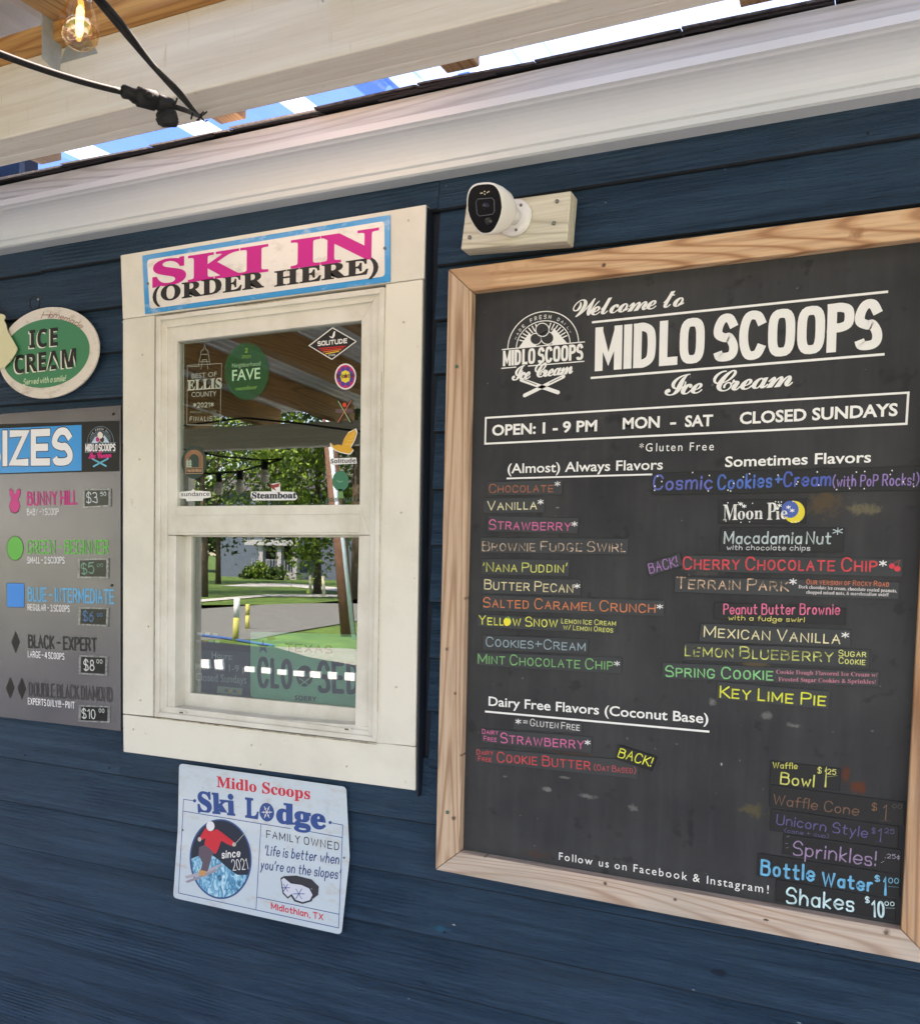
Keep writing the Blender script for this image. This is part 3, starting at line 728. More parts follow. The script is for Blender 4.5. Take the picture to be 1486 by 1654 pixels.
# ================================================================== 6. chalkboard
cb = empty("chalkboard", "large black chalkboard menu in a weathered mitred wood frame", "menu board", (1.48, -0.02, .88))
o_tl, o_bl = U(724, 435, -.045), U(703, 1405, -.045); o_br4 = U(1486, 1556, -.045); o_tr4 = U(1486, 334, -.045)
XO, XI = 2.001, 1.9375
def onx(a, b, x): t = (x-a[0])/(b[0]-a[0]); return a+(b-a)*t
o_tr, o_br = onx(o_tl, o_tr4, XO), onx(o_bl, o_br4, XO)
i_tl, i_bl, i_br = U(768, 475, -.024), U(748, 1372, -.024), U(1454, 1495, -.024)
i_tl, i_bl, i_br = [np.array([p[0], -.045, p[2]]) for p in (U(768, 475, -.0225), U(748, 1372, -.0225), U(1454, 1495, -.0225))]
XI = i_br[0]; i_tr = onx(i_tl, U(1486, 391, -.0225), XI); i_tr = np.array([XI, -.045, i_tr[2]])
for nm, q, m in (("top_rail", [o_tl, o_tr, i_tr, i_tl], FR_TOP), ("side_rail", [o_tr, o_br, i_br, i_tr], FR_RIGHT), ("bottom_rail", [o_br, o_bl, i_bl, i_br], FR_BOT), ("side_rail", [o_bl, o_tl, i_tl, i_bl], FR_LEFT)):
    c = sum(q)/4; q = [p+(c-p)/np.linalg.norm(c-p)*.0006 for p in q]
    prism(nm, q, [np.array([p[0], -.006, p[2]]) for p in q], m, cb, .0022)
box("panel", i_bl[0]-.03, XI+.03, -.022, -.012, i_bl[2]-.06, i_tl[2]+.06, CHALK, cb)
for q in ((738, 592), (723, 1312)): disc_screw(U(*q, -.0455), .0042, pm("green_screw", (84, 110, 92), .5, .4), cb)
YB = -.0226
CHW = ink((236, 236, 232), .55)
A = cr(700, 420, 1.8906)
btext("Welcome to", A(425, 175), A(765, 140), 27, YB, CHW, cb, 'script', .012, .86)
line(A(487, 190), A(1383, 97), 3.6, YB, CHW, cb); line(A(483, 360), A(1372, 288), 3.6, YB, CHW, cb)
stext("MIDLO SCOOPS", A(492, 340), A(1366, 270), 70.5, YB, CHW, cb, w=.185, caps=False, gap=.9, space=3.6)
btext("Ice Cream", A(705, 415), A(1097, 384), 32, YB, CHW, cb, 'script', .014, .86)
path([A(160, 482), A(1449, 405), A(1443, 500), A(158, 561)], True, 3.0, YB, CHW, cb)
btext("OPEN:", A(179, 537), A(312, 531), 17.5, YB, CHW, cb, 'n', .028); btext("1 - 9 PM", A(333, 530), A(499, 523), 18, YB, CHW, cb, 'n', .028)
btext("MON", A(577, 517), A(690, 512), 18.5, YB, CHW, cb, 'n', .028); btext("-", A(722, 511), A(740, 510), 18, YB, CHW, cb, 'n', .028); btext("SAT", A(767, 510), A(852, 507), 18.5, YB, CHW, cb, 'n', .028)
btext("CLOSED SUNDAYS", A(934, 502), A(1416, 476), 19.5, YB, CHW, cb, 'n', .028)
btext("*Gluten Free", A(628, 585), A(855, 581), 13, YB, CHW, cb, 'n', 0, 1.25)
btext("(Almost) Always Flavors", (819.7, 764.6), (1070, 758.4), 15.5, YB, CHW, cb, 'n', .012); line((819.5, 772.8), (1068, 765.8), 2.6, YB, CHW, cb)
btext("Sometimes Flavors", (1170.5, 754.5), (1406, 747), 17, YB, CHW, cb, 'n', .016)
btext("Dairy Free Flavors (Coconut Base)", (789, 1139.8), (1143.5, 1169), 15, YB, CHW, cb, 'n', .014); line((784.8, 1149.3), (1143.5, 1181.7), 3, YB, CHW, cb)
btext("Follow us on Facebook & Instagram!", (902.5, 1388.6), (1240.8, 1443.3), 12, YB, CHW, cb, 'n', 0.002, 1.22)
# ghosts of residue: round scoop emblem
LG0 = cr(780, 460, 7.43)
def logo(m, Y, parent, mats, th, lean=0.0):
    """scoops between mountains under an arch, with crossed skis; m maps emblem coordinates to survey coordinates"""
    ln, tx, scr, ski, sc1, mt = mats
    def pth(pts, closed, t, mat, nm='outline', caps=True): path([m(*p) for p in pts], closed, t*th, Y-.0001, mat, parent, nm, caps)
    def arc(rx, ry, n=28, a0=0, a1=180): return [(722+rx*math.cos(math.radians(a0+(a1-a0)*i/n)), 733-ry*math.sin(math.radians(a0+(a1-a0)*i/n))-.094*rx*math.cos(math.radians(a0+(a1-a0)*i/n))) for i in range(n+1)]
    pth(arc(424, 412), False, 1.6, ln); pth(arc(322, 300), False, 1.5, ln)
    for i in range(17):
        a = 20+i*140/16
        if 76 < a < 104: continue
        p, q = arc(300, 278, 1, a, a)[0], arc(225, 208, 1, a, a)[0]; pth([p, q], False, 1.9, ln, 'ray')
    poly("mountain", [m(*p) for p in [(430, 752), (560, 572), (600, 640), (640, 735)]], Y-.00006, mt, parent)
    poly("mountain", [m(*p) for p in [(830, 715), (815, 580), (850, 520), (1010, 700)]], Y-.00006, mt, parent)
    for cx, cy, r, mm in ((632, 650, 68, sc1[1]), (772, 638, 76, sc1[2]), (712, 540, 80, sc1[0])):
        poly("scoop", [m(*p) for p in ell(cx, cy, r, r, 24)], Y-.00010-(.00004 if r == 80 else 0), mm, parent)
        path([m(*p) for p in ell(cx, cy, r, r, 24)], True, 1.4*th, Y-.00014-(.00004 if r == 80 else 0), tx, parent, 'outline')
    pth([(230, 778), (1217, 685)], False, 1.7, ln, 'rule'); pth([(225, 1003), (395, 987)], False, 1.7, ln, 'rule'); pth([(545, 975), (1210, 918)], False, 1.7, ln, 'rule')
    stext("MIDLO SCOOPS", m(238, 978), m(1200, 898), (m(238, 978)[1]-m(238, 793)[1]), Y, tx, parent, w=.17, caps=False, gap=.9, space=3.6)
    btext("Ice Cream", m(345, 1150), m(1080, 1062), (m(345, 1150)[1]-m(345, 985)[1]), Y-.0003, scr, parent, 'script', .03, .82)
    word = "MADE FRESH DAILY"; a0, a1 = 158, 24
    for i, chh in enumerate(word):
        if chh == ' ': continue
        a = math.radians(a0+(a1-a0)*i/(len(word)-1)); r = .345
        bx, by = 722+365*math.cos(a), 733-345*math.sin(a)-.094*365*math.cos(a)
        tx_, ty_ = math.sin(a), math.cos(a)
        hw = 15
        stext(chh, m(bx-tx_*hw-math.cos(a)*20, by-ty_*hw+math.sin(a)*20), m(bx+tx_*hw-math.cos(a)*20, by+ty_*hw+math.sin(a)*20), abs(m(0, 48)[1]-m(0, 0)[1]), Y, tx, parent, w=.14, caps=False)
    for (p, q) in (((460, 1140), (900, 1292)), ((500, 1328), (965, 1100))):
        pth([p, q], False, 6.2, ski, 'ski')
    for (p, q) in (((490, 1140), (640, 1200)), ((800, 1180), (940, 1110))): path([m(*p) for p in (p, q)], False, 1.2*th, Y-.0004, ink((90, 90, 92)), parent, 'groove')
logo(LG0, YB, cb, (CHW, CHW, CHW, CHW, (CHALK, CHALK, CHALK), CHW), 1.0)

# ================================================================== 7. magnet strips and handwritten cards on the board
YS0, YS1, YT = -.0246, -.0224, -.02475
AST = ink((240, 240, 238), .6)
def strip(label, conv, quad, texts, dark=False, name="magnet_strip", group="flavor strips on the chalkboard", Yoff=0.0, cat="menu strip"):
    q = [conv(*p) for p in quad]; c = np.mean([U(*p, YS0) for p in q], 0)
    e = empty(name, label, cat, (c[0], YS1, c[2]), group)
    slab("strip", q, YS0-Yoff, YS1+.0002, STRIPD if dark else STRIP, e, .0004)
    for t in texts:
        s_, p0, p1, cap, col, st = t[:6]; kw = t[6] if len(t) > 6 else {}
        p0, p1 = conv(*p0), conv(*p1); cap = cap/SCL[conv]
        col = col or (240, 240, 238); mt = ink(col, .55, .34) if not kw.get('var') else ink(col, .55, 1)
        Y = YT-Yoff
        if st == 'sc': stext(s_, p0, p1, cap, Y, mt, e, w=kw.get('w', .105), sc=True, jit=.02)
        elif st == 'h': stext(s_, p0, p1, cap, Y, mt, e, w=kw.get('w', .11), jit=.03, space=kw.get('space', 5), slant=kw.get('slant', 0.05))
        elif st == '*': stext("*", p0, p1, cap, Y, mt, e, w=.16)
        elif st == '_': line(p0, p1, cap, Y, mt, e)
        else: btext(s_, p0, p1, cap, Y, mt, e, st, kw.get('off', 0))
    return e
C2, C3, C4, C5, C6 = cr(740, 720, 4.016), cr(1020, 740, 3.189), cr(740, 980, 4.016), cr(1040, 980, 3.332), cr(1100, 1200, 3.85)
SCL = {C2: 4.016, C3: 3.189, C4: 4.016, C5: 3.332, C6: 3.85}
def star(p0, p1, cap=38): return ("*", p0, p1, cap, None, '*')
CREAM, ORNG, BRN, PINK, YEL, GRN, RED = (238, 232, 186), (220, 126, 74), (172, 100, 66), (222, 104, 158), (226, 226, 104), (112, 182, 110), (216, 66, 72)
strip("small grey strip with brown letters CHOCOLATE at the top of the flavor list", C2, [(188, 237), (677, 222), (673, 315), (190, 320)], [("Chocolate", (200, 305), (618, 302), 57, BRN, 'sc'), star((625, 268), (662, 266))])
strip("short grey strip with cream letters VANILLA under the chocolate strip", C2, [(165, 342), (560, 335), (557, 432), (163, 437)], [("Vanilla", (188, 420), (510, 414), 62, CREAM, 'sc'), star((515, 385), (552, 384))])
strip("grey strip with pink letters STRAWBERRY and white star, between vanilla and brownie fudge swirl", C2, [(195, 455), (780, 470), (775, 567), (190, 555)], [("Strawberry", (200, 543), (730, 553), 66, PINK, 'sc'), star((733, 528), (772, 529))])
strip("wide strip with speckled beige letters BROWNIE FUDGE SWIRL", C2, [(148, 595), (1102, 603), (1098, 705), (143, 693)], [("Brownie Fudge Swirl", (155, 683), (1085, 690), 66, (206, 182, 158), 'sc', {'var': 1})])
strip("grey strip with yellow letters 'NANA PUDDIN'", C2, [(150, 733), (722, 740), (717, 845), (148, 833)], [("'Nana Puddin'", (160, 818), (708, 824), 62, (214, 218, 104), 'sc')])
strip("grey strip with pale yellow letters BUTTER PECAN and white star", C2, [(160, 858), (797, 868), (793, 970), (157, 957)], [("Butter Pecan", (168, 932), (745, 955), 66, (230, 216, 168), 'sc'), star((748, 930), (790, 931))])
strip("wide strip with orange letters SALTED CARAMEL CRUNCH", C2, [(158, 968), (1338, 1005), (1330, 1105), (155, 1068)], [("Salted Caramel Crunch", (163, 1048), (1278, 1086), 66, ORNG, 'sc'), star((1285, 1063), (1328, 1064))])
e = strip("strip with bright yellow letters YELLOW SNOW and a lemon for the letter O", C4, [(125, 50), (1027, 92), (1020, 178), (120, 128)], [("Yellow Snow", (133, 116), (645, 135), 62, (232, 234, 92), 'sc'), ("Lemon Ice Cream", (668, 108), (1022, 124), 35, (220, 222, 110), 'sc', {'w': .12}), ("w/ Lemon Oreos", (680, 148), (1003, 168), 34, (220, 222, 110), 'sc', {'w': .12})])
poly("lemon", [C4(*p) for p in ell(315, 98, 21, 27, 18)], -.0250, ink((240, 228, 40)), e); poly("lemon_leaf", [C4(*p) for p in ((312, 72), (322, 62), (340, 70), (322, 78))], -.0251, ink((90, 150, 60)), e)
strip("strip with faded grey-blue letters COOKIES+CREAM", C4, [(162, 185), (845, 210), (840, 305), (158, 280)], [("Cookies+Cream", (180, 258), (825, 288), 62, (146, 170, 178), 'sc')])
strip("wide strip with green letters MINT CHOCOLATE CHIP, lowest of the always flavors", C4, [(118, 295), (1062, 330), (1055, 435), (112, 380)], [("Mint Chocolate Chip", (128, 368), (1003, 412), 66, GRN, 'sc'), star((1010, 388), (1048, 390))])
strip("small strip with white star and words = GLUTEN FREE under the dairy free heading", C4, [(362, 722), (803, 755), (800, 820), (358, 792)], [("*", (372, 764), (408, 766), 38, None, '*'), ("=", (420, 770), (450, 772), 45, (228, 228, 224), 'h'), ("Gluten Free", (466, 773), (788, 805), 46, (228, 228, 224), 'sc')])
strip("strip with small words DAIRY FREE and large pink STRAWBERRY", C4, [(155, 792), (868, 845), (862, 950), (150, 880)], [("Dairy", (155, 825), (260, 832), 33, PINK, 'sc', {'w': .12}), ("Free", (165, 870), (250, 878), 33, PINK, 'sc', {'w': .12}), ("Strawberry", (275, 883), (815, 927), 68, PINK, 'sc'), star((820, 900), (858, 902))])
strip("strip with small words DAIRY FREE and large red COOKIE BUTTER", C4, [(112, 915), (1170, 1000), (1163, 1118), (106, 1005)], [("Dairy", (120, 958), (228, 965), 33, RED, 'sc', {'w': .12}), ("Free", (130, 1000), (217, 1008), 33, RED, 'sc', {'w': .12}), ("Cookie Butter", (252, 1008), (858, 1060), 68, RED, 'sc'), ("(Oat Based)", (880, 1062), (1152, 1084), 42, (190, 74, 78), 'sc')])
strip("tilted black card with yellow word BACK! beside the cookie butter strip", C4, [(1040, 895), (1285, 975), (1253, 1068), (1025, 990)], [("BACK!", (1030, 975), (1252, 1042), 66, (232, 234, 66), 'h', {'slant': .15})], True, "menu_card", None, 0.0022)
e = strip("widest black card with blue and purple words Cosmic Cookies+Cream and white speckles", C3, [(106, 76), (1482, 40), (1486, 165), (103, 190)], [("Cosmic", (108, 166), (415, 162), 78, (92, 104, 190), 'h', {'w': .125}), ("Cookies", (440, 162), (722, 152), 78, (66, 110, 196), 'h', {'w': .13}), ("+", (735, 140), (775, 139), 60, (72, 120, 200), 'h', {'w': .17}), ("Cream", (778, 150), (1025, 146), 78, (70, 96, 190), 'h', {'w': .13}), ("(with PoP Rocks!)", (1032, 150), (1478, 140), 62, (150, 122, 190), 'h', {'w': .105})], True, "menu_card", None)
random.seed(5)
for k in range(26):
    x, y = random.uniform(115, 1475), random.uniform(70, 180); y -= (x-100)*.015
    poly("speckle", [C3(*p) for p in ell(x, y, 4, 4, 6)], -.02485, AST, e)
MP = strip("black card with white serif word MoonPie and a yellow moon", C3, [(453, 216), (900, 208), (897, 335), (447, 337)], [("M", (470, 320), (545, 318), 80, (236, 236, 232), 'serif'), ("oon", (545, 316), (675, 313), 62, (236, 236, 232), 'serif'), ("P", (695, 318), (745, 317), 88, (236, 236, 232), 'serif'), ("ie", (742, 316), (802, 312), 62, (236, 236, 232), 'serif')], True, "menu_card", None)
poly("moon", [C3(*p) for p in ell(836, 277, 55, 57, 28)], -.02465, ink((226, 208, 40)), MP); poly("moon_shadow", [C3(*p) for p in ell(815, 264, 44, 44, 24)], -.02470, ink((52, 88, 168)), MP)
for x, y in ((806, 255), (825, 272), (560, 238), (578, 250), (760, 246)): stext("*", C3(x-12, y+10), C3(x+12, y+10), 7, -.02515, AST, MP, w=.16)
for k in range(14): poly("speckle", [C3(*p) for p in ell(random.uniform(460, 890), random.choice([random.uniform(222, 235), random.uniform(324, 332)]), 3.4, 3.4, 6)], -.02485, AST, MP)
strip("black card with grey handwriting Macadamia Nut with chocolate chips", C3, [(460, 358), (1095, 358), (1090, 485), (450, 478)], [("Macadamia", (472, 443), (875, 443), 66, (188, 204, 204), 'h', {'w': .12}), ("Nut", (895, 443), (1025, 443), 66, (188, 204, 204), 'h', {'w': .12}), ("with chocolate chips", (488, 473), (918, 477), 28, (200, 206, 206), 'h', {'w': .14}), ("*", (1032, 400), (1085, 398), 42, (188, 204, 204), 'h')], True, "menu_card", None)
strip("tilted grey card with faded purple word BACK! beside cherry chocolate chip", C3, [(78, 550), (245, 487), (262, 552), (95, 607)], [("BACK!", (92, 597), (243, 556), 56, (158, 112, 172), 'h', {'slant': .1})], False, "menu_card", None, .0022)
CH = strip("long strip with red letters CHERRY CHOCOLATE CHIP and two red cherries", C3, [(262, 500), (1395, 520), (1392, 612), (255, 580)], [("Cherry Chocolate Chip", (262, 573), (1262, 586), 66, (222, 62, 72), 'sc', {'w': .12}), star((1272, 562), (1312, 563))])
poly("cherry", [C3(*p) for p in ell(1339, 556, 15, 14, 16)], -.0250, ink((214, 34, 56)), CH); poly("cherry", [C3(*p) for p in ell(1367, 570, 17, 15, 16)], -.0250, ink((214, 34, 56)), CH); path([C3(1342, 545), C3(1380, 525), C3(1370, 556)], False, 1.2, -.02495, ink((150, 60, 50)), CH, 'stem')
strip("strip with dotted beige letters TERRAIN PARK and tiny notes on rocky road", C3, [(225, 612), (1378, 638), (1370, 728), (218, 690)], [("Terrain Park", (228, 673), (805, 688), 62, (226, 190, 156), 'sc', {'var': 1}), star((810, 655), (848, 657)), ("Our version of Rocky Road", (898, 650), (1325, 663), 28, (206, 110, 72), 'sc', {'w': .13}), ("Dark chocolate ice cream, chocolate coated peanuts,", (858, 670), (1365, 692), 17, (228, 224, 222), 'serif'), ("chopped mixed nuts, & marshmallow swirl!", (898, 698), (1322, 712), 17, (228, 224, 222), 'serif')])
strip("black card with pink handwriting Peanut Butter Brownie with a fudge swirl", C5, [(378, -23), (1085, 8), (1083, 98), (374, 65)], [("Peanut Butter Brownie", (425, 42), (1052, 44), 60, (240, 112, 152), 'h', {'w': .11}), ("with a fudge swirl", (452, 72), (862, 84), 28, (222, 214, 110), 'h', {'w': .13})], True, "menu_card", None)
strip("wide strip with cream letters MEXICAN VANILLA and white star", C5, [(305, 90), (1112, 125), (1108, 218), (295, 185)], [("Mexican Vanilla", (320, 163), (1055, 202), 62, (238, 228, 178), 'sc'), star((1060, 172), (1102, 174))])
strip("strip with yellow and blue letters LEMON BLUEBERRY SUGAR COOKIE", C5, [(222, 195), (1212, 232), (1208, 328), (215, 285)], [("Lemon Blueberry", (218, 266), (1018, 300), 64, (216, 222, 116), 'sc', {'var': 1}), ("Sugar", (1045, 266), (1195, 272), 35, (218, 222, 124), 'sc', {'w': .13}), ("Cookie", (1045, 306), (1190, 315), 35, (218, 222, 124), 'sc', {'w': .13})])
strip("long strip with mint green letters SPRING COOKIE and tiny pink note", C5, [(100, 300), (1265, 350), (1258, 430), (95, 385)], [("Spring Cookie", (115, 376), (695, 398), 62, (124, 208, 134), 'sc', {'w': .12}), ("Cookie Dough Flavored Ice Cream w/", (710, 360), (1255, 378), 21, (204, 126, 144), 'serif'), ("Frosted Sugar Cookies & Sprinkles!", (722, 400), (1245, 415), 21, (204, 126, 144), 'serif')])
strip("strip with bright yellow letters KEY LIME PIE, lowest of the sometimes flavors", C5, [(395, 405), (1000, 455), (990, 552), (388, 495)], [("Key Lime Pie", (405, 490), (978, 537), 66, (226, 230, 60), 'sc', {'w': .12})])
G2 = "price strips stacked in the lower corner of the chalkboard"
strip("black card with yellow handwriting Waffle Bowl $1.25, topmost of the price strips", C6, [(560, 110), (990, 160), (985, 300), (550, 250)], [("Waffle", (568, 158), (722, 164), 40, (222, 220, 96), 'h', {'w': .12}), ("Bowl", (612, 255), (825, 278), 78, (222, 220, 110), 'h', {'w': .11}), ("$", (845, 187), (870, 190), 40, (222, 220, 120), 'h'), ("1", (884, 277), (900, 279), 130, (222, 220, 120), 'h', {'w': .08}), ("25", (905, 194), (962, 198), 34, (222, 220, 120), 'h', {'w': .13}), ("_", (905, 211), (968, 203), 1.2, (222, 220, 120), '_')], True, "price_card", G2)
strip("dark strip with dull brown handwriting Waffle Cone $1.00", C6, [(552, 260), (1385, 370), (1382, 515), (548, 395)], [("Waffle Cone", (568, 383), (1100, 455), 66, (120, 84, 62), 'h', {'w': .1}), ("$", (1182, 420), (1215, 423), 48, (128, 88, 60), 'h'), ("1", (1248, 480), (1272, 483), 100, (112, 84, 66), 'h', {'w': .07}), ("_", (1232, 482), (1300, 487), 1.4, (112, 84, 66), '_'), ("00", (1310, 406), (1370, 410), 26, (96, 84, 76), 'h')], True, "price_card", G2)
strip("dark strip with faded violet handwriting Unicorn Style (cone + cup)", C6, [(558, 408), (1350, 520), (1345, 655), (550, 545)], [("Unicorn Style", (588, 505), (1155, 592), 66, (92, 84, 140), 'h', {'w': .1}), ("(cone + cup)", (640, 556), (915, 592), 26, (88, 84, 130), 'h', {'w': .13}), ("$", (1182, 562), (1206, 565), 36, (84, 80, 130), 'h'), ("1", (1218, 612), (1240, 615), 84, (92, 88, 140), 'h', {'w': .08}), ("_", (1205, 614), (1252, 618), 1.2, (92, 88, 140), '_'), ("25", (1262, 560), (1325, 566), 32, (84, 82, 120), 'h', {'w': .13})], True, "price_card", G2)
strip("dark strip with lilac handwriting Sprinkles! .25", C6, [(635, 565), (1365, 665), (1362, 822), (628, 690)], [("Sprinkles!", (692, 698), (1216, 770), 92, (160, 134, 172), 'h', {'w': .09}), (".25¢", (1265, 716), (1360, 722), 28, (176, 164, 182), 'h', {'w': .13}), ("/", (655, 585), (665, 590), 16, (190, 180, 190), 'h'), ("-", (645, 630), (662, 632), 12, (190, 180, 190), 'h'), ("-", (650, 660), (668, 655), 12, (190, 180, 190), 'h'), ("/", (1240, 745), (1256, 750), 18, (190, 180, 190), 'h')], True, "price_card", G2)
strip("dark strip with bold sky blue handwriting Bottle Water $1.00", C6, [(480, 685), (1362, 820), (1358, 965), (470, 825)], [("Bottle", (490, 822), (828, 864), 102, (92, 184, 226), 'h', {'w': .14}), ("Water", (870, 890), (1190, 928), 92, (92, 184, 226), 'h', {'w': .15}), ("$", (1202, 862), (1234, 864), 40, (110, 190, 226), 'h', {'w': .16}), ("1", (1252, 950), (1276, 953), 118, (92, 184, 226), 'h', {'w': .13}), ("00", (1285, 872), (1352, 878), 36, (110, 196, 226), 'h', {'w': .14}), ("_", (1285, 892), (1352, 898), 1.4, (110, 196, 226), '_')], True, "price_card", G2)
strip("dark strip with pale aqua handwriting Shakes $10.00, lowest of the price strips", C6, [(590, 848), (1332, 975), (1330, 1108), (583, 985)], [("Shakes", (650, 998), (1074, 1052), 104, (204, 238, 242), 'h', {'w': .11}), ("$", (1142, 995), (1170, 997), 40, (206, 238, 242), 'h', {'w': .15}), ("10", (1182, 1086), (1265, 1093), 106, (204, 238, 242), 'h', {'w': .12}), ("00", (1262, 1012), (1325, 1016), 28, (206, 238, 242), 'h', {'w': .16}), ("_", (1268, 1026), (1328, 1028), 1.4, (206, 238, 242), '_')], True, "price_card", G2)

# ================================================================== 8. size menu panel at the left
D = cr(0, 460, 2.266); D4 = cr(0, 760, 7.43); D5 = cr(0, 940, 6.615)
mp = empty("size_menu", "grey metallic SIZES menu panel with ski slope symbols, cut off by the left edge", "menu board", (-.45, -.02, 1.1))
def ext(pr, pl, x):  # extend an edge to survey x
    t = (x-pr[0])/(pl[0]-pr[0]); return (x, pr[1]+(pl[1]-pr[1])*t)
LX = -190
slab("panel", [ext((195, 654.5), (0, 669), LX), (195, 654.5), (195, 1181), ext((195, 1181), (0, 1158), LX)], -.024, -.019, PANEL, mp, .0008)
Yp = -.0243
DK = ink((16, 16, 18), .5); poly("header_band", [ext(D(445, 497), D(0, 510), LX+4), (194, D(0, 497)[1]), (194, D(0, 682)[1]), ext(D(445, 682), D(0, 694), LX+4)], Yp, DK, mp)
BL2 = ink((22, 152, 224), .3); poly("header_panel", [ext(D(300, 513), D(0, 526), LX+8), D(300, 513), D(300, 680), ext(D(300, 680), D(0, 690), LX+8)], Yp-.0002, BL2, mp)
WH2 = ink((238, 238, 240), .35)
def outl(txt, p0, p1, cap, col, w, ow=.10, gap=1.2, **k):
    if ow > .04: stext(txt, (p0[0]-cap*ow*.3, p0[1]+cap*ow*.45), (p1[0]+cap*ow*.3, p1[1]+cap*ow*.45), cap*(1+ow*.9), Yp-.0003, DK, mp, w=w+ow*.7, caps=False, gap=gap*.6, name='letter_outline', **k)
    stext(txt, p0, p1, cap, Yp-.0005, ink(col, .35), mp, w=w, caps=False, gap=gap, **k)
outl("SIZES", (-28, D(0, 665.5)[1]), D(266, 660), 57, (238, 238, 240), .2, .05, gap=1.2)
def row(conv, sc, title, a, b, cap, col, sub, c, d, cap2, ol=.0):
    outl(title, conv(*a), conv(*b), cap/sc, col, (.115 if len(title) > 15 else .14), 0, space=4.0)
    stext(sub, conv(*c), conv(*d), cap2/sc, Yp-.0005, WH2, mp, w=.125, caps=False, gap=1.8, space=3.2)
row(D4, 7.43, "BUNNY HILL", (330, 422), (932, 410), 168, (206, 24, 130), "BABY - 1 SCOOP", (330, 537), (712, 533), 80)
row(D4, 7.43, "GREEN - BEGINNER", (332, 1000), (1312, 1005), 165, (72, 190, 66), "SMALL - 2 SCOOPS", (332, 1115), (782, 1117), 80)
row(D5, 6.615, "BLUE - INTERMEDIATE", (302, 205), (1225, 238), 150, (76, 176, 226), "REGULAR - 3 SCOOPS", (300, 303), (750, 322), 70)
row(D5, 6.615, "BLACK - EXPERT", (305, 705), (1040, 748), 145, (26, 26, 30), "LARGE - 4 SCOOPS", (303, 805), (693, 832), 70, .02)
row(D5, 6.615, "DOUBLE BLACK DIAMOND", (313, 1220), (1212, 1285), 150, (60, 58, 62), "EXPERTS ONLY!!! - PINT", (303, 1308), (802, 1355), 72, .01)
def both(nm, pts, col, conv, grow=1.1):
    c = np.mean(np.array(pts), 0); poly(nm+"_outline", [conv(*(c+(np.array(p)-c)*grow)) for p in pts], Yp-.0002, DK, mp); poly(nm, [conv(*p) for p in pts], Yp-.0004, ink(col, .3), mp)
bun = [(180, 510), (140, 490), (118, 430), (128, 375), (145, 350), (125, 290), (120, 235), (138, 218), (160, 240), (180, 300), (205, 240), (232, 220), (250, 235), (246, 290), (222, 350), (240, 380), (243, 430), (220, 490)]
both("bunny", bun, (206, 16, 128), D4, 1.06); both("circle", ell(187, 933, 97, 142, 32), (68, 178, 62), D4, 1.05)
both("square", [(78, 14), (263, 18), (260, 270), (82, 266)], (10, 136, 226), D5, 1.04)
for cx, cy in ((172, 643), (115, 1132), (238, 1140)): poly("diamond", [D5(*p) for p in ((cx, cy-120), (cx+47, cy), (cx, cy+118), (cx-47, cy))], Yp-.0002, DK, mp)
for p in (D(416, 473), D(411, 1100)): disc_screw(U(*p, -.025), .0035, BLACKP, mp)
def _affine(x, y): return (120+(175+(x-230)*.4914)/9.72, 670+(-52.7+.0444*x+.633*y)/9.72)
logo(_affine, Yp-.0002, mp, (ink((120, 150, 170)), WH2, ink((222, 30, 130)), ink((96, 196, 226)), (ink((236, 226, 214)), ink((190, 40, 120)), ink((46, 34, 34))), ink((190, 214, 230))), .42)
HOLD = pm("clear_holder_plastic", (156, 158, 156), .12, .0, var=.6, vscale=120, bump=.5, bscale=90, spec=.8)
CARD = pm("price_card_black", (30, 34, 34), .25, var=.3, vscale=70, spec=.6)
def pricecard(label, conv, sc, quad, dollars, cents, dq, cq, cap, ccap, col):
    c = np.mean([U(*conv(*p), -.025) for p in quad], 0); e = empty("price_holder", label, "price tag", (c[0], -.0242, c[2]), "price tags on the size menu")
    q = np.array(quad, float); ce = q.mean(0); big = [tuple(ce+(p-ce)*np.array([1.16, 1.22])) for p in q]
    for i in range(4):
        j = (i+1) % 4; slab("holder_edge", [conv(*big[i]), conv(*big[j]), conv(*q[j]), conv(*q[i])], -.0268-(.0006 if i == 1 else 0), -.0243, HOLD, e, .0003)
    slab("card", [conv(*p) for p in quad], -.0256, -.0243, CARD, e)
    stext(dollars, conv(*dq[0]), conv(*dq[1]), cap/sc, -.0258, ink(col), e, w=.1); stext(cents, conv(*cq[0]), conv(*cq[1]), ccap/sc, -.0258, ink(col), e, w=.14)
pricecard("black price tag reading $3.50 beside BUNNY HILL", D4, 7.43, [(1020, 240), (1308, 236), (1305, 413), (1022, 432)], "$3", "50", ((1042, 390), (1175, 388)), ((1208, 308), (1280, 305)), 130, 52, (196, 206, 210))
pricecard("black price tag reading $5.00 below GREEN - BEGINNER", D4, 7.43, [(962, 1080), (1280, 1072), (1275, 1273), (962, 1270)], "$5", "00", ((985, 1248), (1140, 1232)), ((1168, 1160), (1245, 1155)), 135, 42, (110, 160, 140))
pricecard("black price tag reading $6.00 below BLUE - INTERMEDIATE", D5, 6.615, [(865, 287), (1140, 292), (1135, 458), (862, 445)], "$6", "00", ((890, 415), (1005, 425)), ((1040, 370), (1100, 372)), 110, 40, (70, 120, 170))
pricecard("black price tag reading $8.00 below BLACK - EXPERT", D5, 6.615, [(868, 798), (1130, 810), (1125, 983), (866, 968)], "$8", "00", ((900, 945), (1015, 952)), ((1035, 870), (1100, 874)), 120, 45, (206, 210, 206))
pricecard("black price tag reading $10.00 at the foot of the size menu", D5, 6.615, [(870, 1332), (1155, 1342), (1150, 1488), (865, 1478)], "$10", "00", ((880, 1455), (1025, 1468)), ((1060, 1395), (1120, 1400)), 105, 45, (206, 210, 206))

